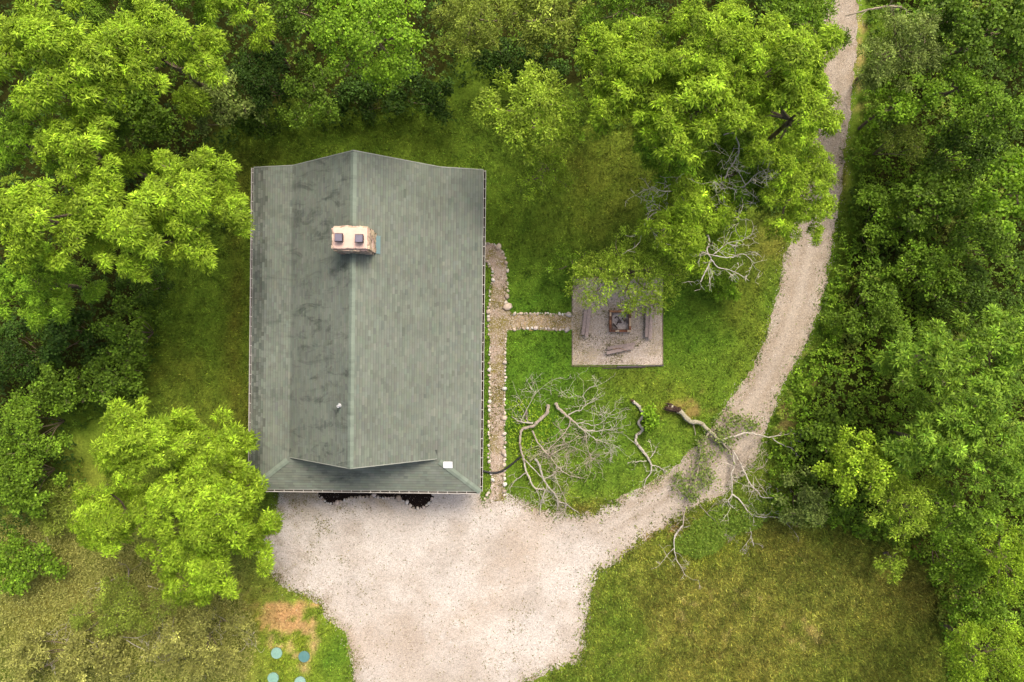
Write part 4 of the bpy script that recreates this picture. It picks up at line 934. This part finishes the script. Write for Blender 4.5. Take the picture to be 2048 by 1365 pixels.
part('limb', [(z5([(240, 400), (240, 350), (235, 320)], 0.1, 0.3), 0.12, 0.08)], deadb * 0.7, 0, e, off)
e = empty('fallen_dead_tree', tuple(W(1112, 808)), 0); off = -W(1112, 808)
tag(e, 'bare dead tree with wide fans of fine twigs lying right of the curved one', 'dead tree')
part('trunk', [(z5([(505, 255), (530, 300), (590, 355), (640, 400), (690, 440)], 0.25, 0.4), 0.14, 0.08)], deadb * 1.1, 0.5, e, off)
part('limb', [(z5([(620, 365), (690, 330), (730, 325), (780, 275), (865, 235)], 0.4, 0.5), 0.055, 0.02), (z5([(780, 275), (770, 220), (755, 190), (800, 130), (870, 100)], 0.5, 0.5), 0.03, 0.012)], deadc, 1.5, e, off)
part('limb', [(z5([(690, 440), (760, 440), (850, 460), (920, 440), (960, 400), (1000, 350)], 0.4, 0.5), 0.04, 0.012)], deadc, 1.9, e, off)
part('limb', [(z5([(690, 440), (760, 500), (880, 512), (960, 500), (1080, 490)], 0.4, 0.4), 0.055, 0.012), (z5([(770, 510), (870, 585), (960, 620), (1040, 700)], 0.4, 0.3), 0.035, 0.01)], deadc, 1.9, e, off)
part('limb', [(z5([(760, 500), (790, 560), (790, 640), (830, 760)], 0.4, 0.2), 0.045, 0.012), (z5([(640, 410), (620, 480), (560, 560), (480, 640), (420, 700)], 0.4, 0.3), 0.05, 0.02), (z5([(720, 550), (640, 610), (560, 640), (450, 680)], 0.3, 0.3), 0.03, 0.012)], deadb * 1.3, 2.2, e, off)
part('limb', [(z5([(440, 740), (520, 700), (620, 650), (760, 700), (830, 770)], 0.2, 0.2), 0.03, 0.01), (z5([(480, 900), (560, 840), (640, 830)], 0.2, 0.2), 0.03, 0.01), (z5([(500, 920), (540, 1020), (600, 1150), (600, 1240)], 0.2, 0.1), 0.03, 0.012)], deadb * 1.25, 2.2, e, off)

e = empty('fallen_log', tuple(W(1267, 803)), 0); off = -W(1267, 803); tag(e, 'crooked snaking grey log on the grass with forked bare end', 'log')
part('trunk', [(z6([(90, 115), (130, 150), (158, 210), (125, 258), (152, 308), (115, 345), (108, 385), (150, 440), (185, 490), (215, 545)], 0.12, 0.16), 0.125, 0.08)], deadc, 0.1, e, off)
part('limb', [(z6([(30, 340), (110, 410), (180, 490)], 0.25, 0.2), 0.012, 0.03)], deadc * 1.1, 0.1, e, off)
part('limb', [(z6([(215, 550), (210, 600), (180, 640), (165, 685)], 0.2, 0.1), 0.055, 0.03)], deadc * 1.1, 0.4, e, off, 0.7)
part('limb', [(z6([(215, 550), (270, 560), (310, 600)], 0.2, 0.1), 0.045, 0.02), (z6([(180, 520), (140, 522), (103, 530)], 0.2, 0.15), 0.035, 0.02), (z6([(200, 500), (225, 480), (238, 450)], 0.2, 0.2), 0.03, 0.015)], deadc * 1.1, 1.5, e, off, 0.8)
def splinter(e, off, px, py, z, direction, rad, cc, n=11):
    m_ = MB(); c0 = W(px, py, z) + off; d = unit(np.array([direction[0], -direction[1], 0.05])); sd = np.array([-d[1], d[0], 0])
    for k in range(n):
        a_ = r.uniform(0, 6.28); o_ = (sd * math.cos(a_) + np.array([0, 0, 1]) * math.sin(a_)) * rad * r.uniform(0.3, 0.95); l = rad * r.uniform(0.8, 2.6)
        m_.tube([c0 + o_ - d * rad * 0.6, c0 + o_ * 1.15 + d * l * 0.5, c0 + o_ * r.uniform(1.0, 1.5) + d * l], [rad * 0.34, rad * 0.22, 0.006], 5, cc * r.uniform(0.6, 1.4))
    m_.build('splintered_end', M['bark'], e)
splinter(e, off, 1266.5, 803.5, 0.12, (-0.7, -0.6), 0.085, alb((104, 82, 68)))

e = empty('fallen_tree', tuple(W(1345, 815)), 0); off = -W(1345, 815); tag(e, 'thick pale fallen tree trunk lying across the gravel lane with leafy and bare branches', 'fallen tree')
part('trunk', [(z6([(335, 150), (410, 185), (480, 250), (545, 258), (610, 318), (680, 378), (760, 430)], 0.28, 0.45), 0.22, 0.12)], alb((178, 172, 146)), 0.05, e, off)
part('root_end', [(z6([(335, 150), (372, 165), (405, 180)], 0.3, 0.3), 0.26, 0.225)], alb((84, 66, 58)), 0.6, e, off, 0.3)
splinter(e, off, 1340, 815, 0.3, (-0.9, -0.25), 0.18, alb((92, 74, 62)), 16)
part('limb', [(z6([(760, 430), (780, 540), (760, 620), (765, 745), (738, 800), (800, 860)], 0.45, 0.25), 0.08, 0.025), (z6([(765, 745), (830, 800), (880, 870), (960, 905), (1050, 900), (1120, 940)], 0.3, 0.3), 0.065, 0.012)], deadc * 1.1, 1.0, e, off, 0.8)
part('limb', [(z6([(885, 880), (885, 950), (895, 1030), (862, 1085), (820, 1140)], 0.3, 0.15), 0.035, 0.01), (z6([(895, 1030), (915, 1105)], 0.15, 0.1), 0.018, 0.01)], deadc * 1.1, 0.7, e, off, 0.6)
part('limb', [(z6([(760, 430), (820, 540), (880, 660), (940, 730), (975, 768), (1080, 776)], 0.45, 0.5), 0.07, 0.025)], deadc * 1.1, 1.6, e, off, 0.8)
part('limb', [(z6([(690, 380), (850, 330), (940, 340), (1010, 357), (1090, 345), (1215, 328)], 0.5, 0.8), 0.07, 0.025), (z6([(1040, 360), (1090, 402), (1180, 440), (1210, 490)], 0.7, 0.7), 0.045, 0.02), (z6([(1165, 345), (1170, 425)], 0.7, 0.7), 0.02, 0.012)], deadc * 1.1, 0.6, e, off, 0.6)
part('limb', [(z6([(610, 320), (550, 440), (540, 560), (500, 700), (450, 830), (430, 960)], 0.4, 0.3), 0.06, 0.045), (z6([(540, 820), (610, 890), (660, 940), (700, 1020)], 0.25, 0.2), 0.03, 0.01)], deadb * 1.1, 1.2, e, off, 0.8)
part('limb', [(z6([(430, 960), (375, 1030), (370, 1110), (385, 1190), (420, 1250), (452, 1312)], 0.3, 0.1), 0.05, 0.018), (z6([(370, 1110), (320, 1170), (280, 1215)], 0.2, 0.1), 0.025, 0.01)], deadc * 1.1, 0.9, e, off, 0.8)
part('limb', [(z6([(490, 250), (505, 290), (515, 350)], 0.25, 0.1), 0.05, 0.025)], deadb, 0.3, e, off, 0.5)
part('limb', [(z6([(780, 440), (830, 520), (900, 600), (960, 560)], 0.5, 0.3), 0.04, 0.012), (z6([(700, 400), (780, 470), (850, 450), (920, 400)], 0.5, 0.4), 0.04, 0.012)], deadb * 1.4, 2.6, e, off, 0.7)
lm = MB(); rl = np.random.default_rng(77)
for (cx_, cy_, sx, sy, cnt) in ((760, 240, 70, 40, 260), (850, 260, 60, 50, 260), (700, 350, 50, 50, 520), (740, 390, 30, 30, 160), (560, 420, 26, 60, 260), (560, 600, 50, 80, 460), (600, 660, 60, 40, 220), (430, 690, 50, 50, 320), (490, 760, 40, 40, 260), (390, 620, 20, 20, 50), (640, 480, 80, 40, 160), (920, 280, 30, 20, 80)):
    cnt = int(cnt * 0.55)
    q = np.stack([rl.normal(cx_, sx * 0.8, cnt), rl.normal(cy_, sy * 0.8, cnt)], 1)
    P = np.array([W(1240 + a_ * 0.293, 770 + b_ * 0.293, rl.uniform(0.15, 0.7)) for a_, b_ in q]) + off
    D = unit(rl.normal(0, 1, (cnt, 3)) * [1, 1, 0.4]); Wd = unit(np.cross(D, unit(rl.normal(0, .4, (cnt, 3)) + [0, 0, 1])))
    leaves(lm, P, D, Wd, rl.uniform(0.1, 0.2, cnt), rl.uniform(0.06, 0.1, cnt), 0.1, vary(rl, alb((108, 136, 56)), alb((150, 166, 86)), rl.random(cnt), 0.25))
lm.build('leaf_cluster', M['leaf_dull'], e)

# bare limbs of the half dead tree
hd = [o for o in bpy.data.objects if o.name.startswith('half_dead_tree')][0]; off = -np.array(hd.location)
part('bare_limb', [(z3([(290, 790), (345, 780), (372, 825), (380, 880), (350, 950), (312, 1010), (290, 1090), (262, 1140)], 8.2, 6.5), 0.035, 0.06)], deadc * 1.05, 0.5, hd, off)
part('bare_limb', [(z3([(268, 1310), (320, 1220), (370, 1130), (420, 1082), (480, 1020), (560, 985)], 6.0, 8.0), 0.08, 0.012), (z3([(370, 1130), (330, 1100), (275, 1105)], 7.0, 7.3), 0.03, 0.01), (z3([(420, 1082), (380, 1010), (330, 960)], 7.3, 7.6), 0.03, 0.01), (z3([(320, 1225), (380, 1240)], 6.5, 6.8), 0.03, 0.01)], deadc * 1.05, 2.0, hd, off, 0.9)
part('bare_limb', [(z3([(195, 60), (208, 100), (193, 150), (215, 200), (190, 260), (158, 335)], 6.5, 6.3, 450), 0.06, 0.03), (z3([(215, 200), (260, 250), (330, 265), (440, 325)], 6.6, 6.0, 450), 0.04, 0.012)], deadc * 1.1, 1.0, hd, off, 0.8)
part('bare_limb', [(z3([(230, 175), (310, 110), (400, 90)], 6.6, 6.8, 450), 0.03, 0.01), (z3([(230, 180), (330, 192), (400, 170), (472, 222)], 6.6, 6.4, 450), 0.035, 0.012), (z3([(230, 180), (150, 155)], 6.6, 6.7, 450), 0.02, 0.01)], deadc * 1.1, 1.2, hd, off, 0.8)
part('bare_limb', [(z3([(60, 1180), (20, 1120), (-60, 1120), (-130, 1090)], 6.5, 7.0), 0.035, 0.012), (z3([(0, 1230), (-120, 1250), (-190, 1330)], 6.3, 6.2), 0.03, 0.012), (z3([(-60, 1240), (-120, 1190)], 6.3, 6.2), 0.02, 0.012)], deadc * 1.1, 1.6, hd, off)
# broken log over the lane at the top
m_ = MB(); p0 = W(1695, 30, 3.4); limb_set(m_, [([W(1690, 32, 3.2) , W(1730, 22, 3.4), W(1765, 15, 3.6), W(1803, 15, 3.8)], 0.05, 0.10)], r, alb((186, 172, 150)), 0.3)
tag(m_.build('broken_limb', M['bark']), 'pale broken limb sticking out over the lane at the top edge', 'branch')
# dead brush lower left
e = empty('dead_brush', tuple(W(200, 1265)), 0); off = -W(200, 1265); tag(e, 'grey dead branches lying in the lower left rough grass', 'brush')
zl = lambda pts, a, b: [W(x * 0.342, 898 + y * 0.342, a + (b - a) * k / (len(pts) - 1)) for k, (x, y) in enumerate(pts)]
part('branch', [(zl([(455, 1085), (540, 1040), (610, 980), (670, 910)], 0.25, 0.5), 0.085, 0.05)], deadb, 0.4, e, off)
part('branch', [(zl([(740, 900), (750, 780), (755, 700)], 0.3, 0.5), 0.07, 0.05)], deadb * 0.8, 0.4, e, off)
part('branch', [(zl([(455, 1085), (560, 1150), (620, 1230), (660, 1270)], 0.4, 0.4), 0.04, 0.012), (zl([(540, 1135), (600, 1120)], 0.4, 0.5), 0.03, 0.012)], deadc * 0.9, 0.9, e, off)
part('branch', [(zl([(700, 1100), (800, 1105), (870, 1085), (940, 1075)], 0.5, 0.5), 0.025, 0.01), (zl([(740, 1120), (830, 1170), (900, 1200), (960, 1240), (1030, 1200)], 0.5, 0.4), 0.03, 0.01)], deadc * 0.95, 1.3, e, off)
part('branch', [(zl([(560, 830), (620, 810), (675, 822)], 0.4, 0.4), 0.02, 0.01), (zl([(865, 800), (930, 820), (1010, 830)], 0.3, 0.3), 0.05, 0.03), (zl([(1150, 930), (1240, 960), (1330, 1010), (1435, 1075)], 0.5, 0.4), 0.022, 0.012)], deadc, 0.9, e, off)
part('branch', [(zl([(240, 1290), (300, 1260), (330, 1340)], 0.4, 0.4), 0.03, 0.012), (zl([(430, 920), (400, 1010), (380, 1050)], 0.4, 0.4), 0.015, 0.01), (zl([(1130, 1210), (1190, 1170), (1160, 1300)], 0.4, 0.4), 0.015, 0.01), (zl([(1020, 980), (1010, 1060), (1060, 1130)], 0.4, 0.4), 0.015, 0.01)], deadc * 0.95, 1.3, e, off)
m_ = MB(); limb_set(m_, [(zl([(20, 720), (110, 690), (170, 650), (230, 610)], 1.2, 1.6), 0.05, 0.02)], r, deadb, 0.5)
tag(m_.build('dead_branch', M['bark']), 'single grey branch across the scrubby bush on the left edge', 'branch')

# ------------------------------------------------------------------ undergrowth, grass, pebbles
rg = np.random.default_rng(123)
def undergrowth(name, label, x0, x1, y0, y1, cnt, hfun, pal, extra=None, size=0.15):
    x = rg.uniform(x0, x1, cnt); y = rg.uniform(y0, y1, cnt)
    d = sdf(FOREST[0], x, y) + 0.6 * (fbm(x * 0.8, y * 0.8, 91) - 0.5) * 2
    ok = (d < 0.25) & (sdf(DRIVE, x, y) > 0.1); x, y, d = x[ok], y[ok], d[ok]
    h = hfun(x, y) * np.clip(0.25 - d * 0.5, 0.2, 1)
    z = h * rg.uniform(0.6, 1.05, len(x)) + 0.04; n = len(x); k = 6
    ax = unit(np.stack([rg.normal(0, .45, n), rg.normal(0, .45, n), np.ones(n)], -1))
    t1 = unit(np.cross(ax, np.array([0.31, 0.87, 0.12]))); t2 = np.cross(ax, t1)
    az = (np.arange(k) / k * 2 * math.pi)[None] + rg.uniform(0, 6.28, (n, 1)) + rg.normal(0, .3, (n, k)); th = np.radians(rg.uniform(45, 100, (n, k)))
    D = ax[:, None] * np.cos(th)[..., None] + (t1[:, None] * np.cos(az)[..., None] + t2[:, None] * np.sin(az)[..., None]) * np.sin(th)[..., None]
    Wd = unit(np.cross(D, ax[:, None] + rg.normal(0, .3, (n, k, 3))))
    PP = np.stack([x, y, z], -1)[:, None] + rg.normal(0, 0.05, (n, k, 3))
    mbx = MB(); A = np.array([PAL[p][0] for p in pal]); B = np.array([PAL[p][1] for p in pal])
    sel = np.clip((fbm(x * 0.45, y * 0.45, 63, 4) - 0.25) * 2 * len(pal) + rg.normal(0, .5, n), 0, len(pal) - 1).astype(int)
    t_ = rg.random((n, 1)); cc = (A[sel] * (1 - t_) + B[sel] * t_) * np.exp(rg.normal(0, 0.22, (n, 1)))
    cc = np.repeat(cc, k, 0) * np.exp(rg.normal(0, 0.1, (n * k, 1)))
    leaves(mbx, PP.reshape(-1, 3), D.reshape(-1, 3), Wd.reshape(-1, 3), size * rg.uniform(0.7, 1.35, n * k), size * 0.62 * rg.uniform(0.7, 1.3, n * k), rg.uniform(0, .3, n * k), cc)
    tag(mbx.build(name, M['leaf_dull']), label, 'undergrowth', kind='stuff')
hump = lambda x, y: 0.35 + 2.3 * fbm(x * 0.55, y * 0.55, 71, 4) ** 1.3 + 0.5 * vnoise(x * 2, y * 2, 72)
undergrowth('undergrowth', 'tangled green undergrowth of vines and weeds right of the lane', 11, 32, -24, 23, 36000, hump, ('dark', 'mid', 'deep', 'green', 'mid', 'olive'))
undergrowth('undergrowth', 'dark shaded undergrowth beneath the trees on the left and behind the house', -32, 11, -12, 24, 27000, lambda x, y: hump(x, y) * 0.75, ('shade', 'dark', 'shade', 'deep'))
# low weed bank below the fallen tree
def weeds(poly, label, cnt, hh, pal, size):
    P = np.array(poly); x = rg.uniform(P[:, 0].min(), P[:, 0].max(), cnt); y = rg.uniform(P[:, 1].min(), P[:, 1].max(), cnt)
    d = sdf(poly, x, y) + 0.5 * (fbm(x, y, 95) - 0.5) * 2; ok = d < 0; x, y, d = x[ok], y[ok], d[ok]; n = len(x)
    z = hh * np.clip(0.3 - d * 0.8, 0.2, 1) * (0.4 + 1.1 * fbm(x * 1.3, y * 1.3, 96)) * rg.uniform(0.3, 1, n) + 0.03
    ax = unit(np.stack([rg.normal(0, .6, n), rg.normal(0, .6, n), np.ones(n)], -1)); D = unit(np.cross(ax, rdir(rg, n))); Wd = np.cross(D, ax)
    A, B = PAL[pal]; mbx = MB(); leaves(mbx, np.stack([x, y, z], -1), D, Wd, size * rg.uniform(.6, 1.4, n), size * .45, .2, vary(rg, A, B, rg.random(n), .2))
    tag(mbx.build('weeds', M['leaf_dull']), label, 'weeds', kind='stuff')
weeds(WP([(1345, 1085), (1372, 1055), (1420, 1025), (1480, 1000), (1540, 985), (1560, 1010), (1530, 1045), (1470, 1070), (1430, 1110), (1380, 1120)]), 'bright leafy weeds on the field side of the lane under the fallen branches', 14000, 0.5, 'bank', 0.13)
weeds(WP([(1015, 800), (1060, 800), (1120, 830), (1090, 880), (1060, 960), (1020, 930)]), 'tufts of light green weeds under the dead tree by the footpath', 1500, 0.25, 'lime', 0.13)
weeds(WP([(-60, 1050), (120, 1000), (260, 1090), (480, 1180), (520, 1260), (480, 1400), (-60, 1400)]), 'olive weedy tangle covering the lower left rough', 60000, 0.5, 'weed', 0.12)

def grass(label, x0, x1, y0, y1, cnt, lmin, lmax, seed, cond):
    r = np.random.default_rng(seed); x = r.uniform(x0, x1, cnt); y = r.uniform(y0, y1, cnt)
    gd = gravel_d(x, y) + 0.35 * (fbm(x * 2.2, y * 2.2, 55, 4) - 0.5) * 2
    fd = sdf(FOREST[0], x, y)
    hx = (x - HX); hy = (y - HY); inh = (np.abs(hx) < 5.2) & (hy > -8.6) & (hy < 6.9)
    ok = (gd > r.exponential(0.16, cnt) * -1) & (fd > -0.6) & ~inh & cond(x, y) & (sdf(MULCH, x, y) > 0.05) & (sdf(PAD, x, y) > 0.03) & (sdf(PATH, x, y) > -0.06)
    for lx, ly in ((553, 1307), (608, 1314), (546, 1357), (600, 1365)):
        q = W(lx, ly, 0.1); ok &= np.hypot(x - q[0], y - q[1]) > 0.33
    x, y = x[ok], y[ok]; n = len(x); fa_ = 0.55 if 'field' in label else 0.9
    fineg = np.exp(fa_ * 1.1 * (fbm(x * 5.5, y * 5.5, 133, 3) - 0.5) + fa_ * 0.8 * (vnoise(x * 3, y * 3, 135) - 0.5))[:, None]
    cc = ground_color(x, y) * fineg * np.exp(r.normal(0, 0.42, (n, 1))) * (1 + r.normal(0, .06, (n, 3)))
    dirt = (cc[:, 0] > cc[:, 1] * 1.12); kp = ~dirt | (r.random(n) < 0.35); x, y, cc = x[kp], y[kp], cc[kp]; n = len(x)
    a = r.uniform(0, 6.28, n); L = r.uniform(lmin, lmax, n) * (0.5 + 1.0 * fbm(x * 2.5, y * 2.5, 61)); el = r.uniform(0.15, 1.1, n)
    d = np.stack([np.cos(a) * np.cos(el), np.sin(a) * np.cos(el), np.sin(el)], -1); wv = np.stack([-np.sin(a), np.cos(a), np.zeros(n)], -1) * (L * 0.17)[:, None]
    P = np.stack([x, y, np.full(n, 0.004)], -1); v = np.stack([P - wv, P + wv, P + d * L[:, None]], 1).reshape(-1, 3)
    mbx = MB(); mbx.add(v, np.arange(3 * n).reshape(-1, 3), np.repeat(np.clip(cc, 0.003, 0.5), 3, 0)); tag(mbx.build('grass', M['grass_blade']), label, 'grass', kind='stuff')
field = lambda x, y: (y < -8.6) & (x > 2)
grass('short green lawn grass around the house and fire pit', -22, 18, -19, 13, 420000, 0.06, 0.15, 1, lambda x, y: ~field(x, y))
grass('long brownish green grass of the lower right field', 2, 26, -20, -8.4, 200000, 0.09, 0.22, 2, field)

# pebbles on gravel, loose towards the edges
def pebbles(cnt):
    r = np.random.default_rng(9); x = r.uniform(-14.5, 19.5, cnt); y = r.uniform(-19, 19, cnt)
    ex_ = int(cnt * 0.28); qx = np.where(r.random(ex_) < 0.55, r.uniform(3.2, 8.2, ex_), r.uniform(-1.5, 3.3, ex_)); qy = np.where(qx > 3.2, r.uniform(-1.4, 3.6, ex_), r.uniform(-9, 5.4, ex_)); x = np.r_[x, qx]; y = np.r_[y, qy]; cnt += ex_
    dd = sdf(DRIVE, x, y); dp = np.minimum(sdf(PAD, x, y), sdf(PATH, x, y)); px = x * F / H + 1024
    pr = np.where(dd < 0, 0.25 + 0.75 * np.exp(dd / 0.8) + 0.5 * np.clip((700 - px) / 150, 0, 1), np.exp(-dd / 0.12)); pr = np.maximum(pr, np.where(dp < 0, 1.0, 0))
    ok = r.random(cnt) < pr; x, y = x[ok], y[ok]; onpath = dp[ok] < 0; n = len(x); s = r.uniform(0.012, 0.028, n)
    base = np.array([alb((222, 210, 196)), alb((204, 188, 172)), alb((178, 160, 142)), alb((150, 132, 114)), alb((236, 228, 218))])[r.choice(5, n, p=[.30, .26, .19, .15, .10])]
    o6 = np.array([[1, 0, 0], [0, 1, 0], [-1, 0, 0], [0, -1, 0], [0, 0, .8]]); a = r.uniform(0, 6.28, n); ca, sa = np.cos(a), np.sin(a)
    loc_ = o6[None] * (s[:, None, None] * r.uniform(0.7, 1.4, (n, 5, 1)))
    v = np.stack([loc_[..., 0] * ca[:, None] - loc_[..., 1] * sa[:, None] + x[:, None], loc_[..., 0] * sa[:, None] + loc_[..., 1] * ca[:, None] + y[:, None], loc_[..., 2] + 0.012], -1)
    f = (np.arange(n)[:, None, None] * 5 + np.array([[0, 1, 4], [1, 2, 4], [2, 3, 4], [3, 0, 4]])[None]).reshape(-1, 3)
    mbx = MB(); mbx.add(v.reshape(-1, 3), f, np.repeat(base, 5, 0)); tag(mbx.build('gravel', M['pebble']), 'loose pale gravel stones strewn over driveway, path and fire pit pad', 'gravel', kind='stuff')
pebbles(170000)
def gravel_weeds(cnt):
    r = np.random.default_rng(19); x = r.uniform(-14.5, 9, cnt); y = r.uniform(-19, 3.5, cnt); px = x * F / H + 1024; py = 682.5 - y * F / H
    nz = fbm(x * 1.1, y * 1.1, 88, 5); d1 = sdf(DRIVE, x, y); d2 = np.minimum(sdf(PATH, x, y), sdf(PAD, x, y))
    pr = np.where(d1 < 0, np.clip((nz - 0.56) * 5, 0, 1) * np.clip((760 - px) / 200, 0, 1) + 0.55 * np.exp(d1 / 0.25) * (nz > 0.45) + 0.2 * np.clip((nz - 0.6) * 5, 0, 1) * (py > 1200) + 0.02, 0)
    pr = np.where(d2 < -0.05, np.clip((nz - 0.45) * 3, 0, 0.5) + 0.04, pr)
    pr = pr * (sdf(MULCH, x, y) > 0.05)
    ok = r.random(cnt) < pr; x, y = x[ok], y[ok]; n = len(x); a = r.uniform(0, 6.28, n); L = r.uniform(0.05, 0.12, n); el = r.uniform(0.2, 0.9, n)
    d = np.stack([np.cos(a) * np.cos(el), np.sin(a) * np.cos(el), np.sin(el)], -1); wv = np.stack([-np.sin(a), np.cos(a), np.zeros(n)], -1) * (L * 0.2)[:, None]
    P = np.stack([x, y, np.full(n, 0.017)], -1); v = np.stack([P - wv, P + wv, P + d * L[:, None]], 1).reshape(-1, 3)
    t_ = r.random((n, 1)); cc = (alb((110, 120, 44)) * (1 - t_) + alb((136, 120, 70)) * t_) * np.exp(r.normal(0, .25, (n, 1)))
    mbx = MB(); mbx.add(v, np.arange(3 * n).reshape(-1, 3), np.repeat(cc, 3, 0)); tag(mbx.build('weeds', M['grass_blade']), 'tiny weeds and moss sprouting through the gravel', 'weeds', kind='stuff')
gravel_weeds(220000)
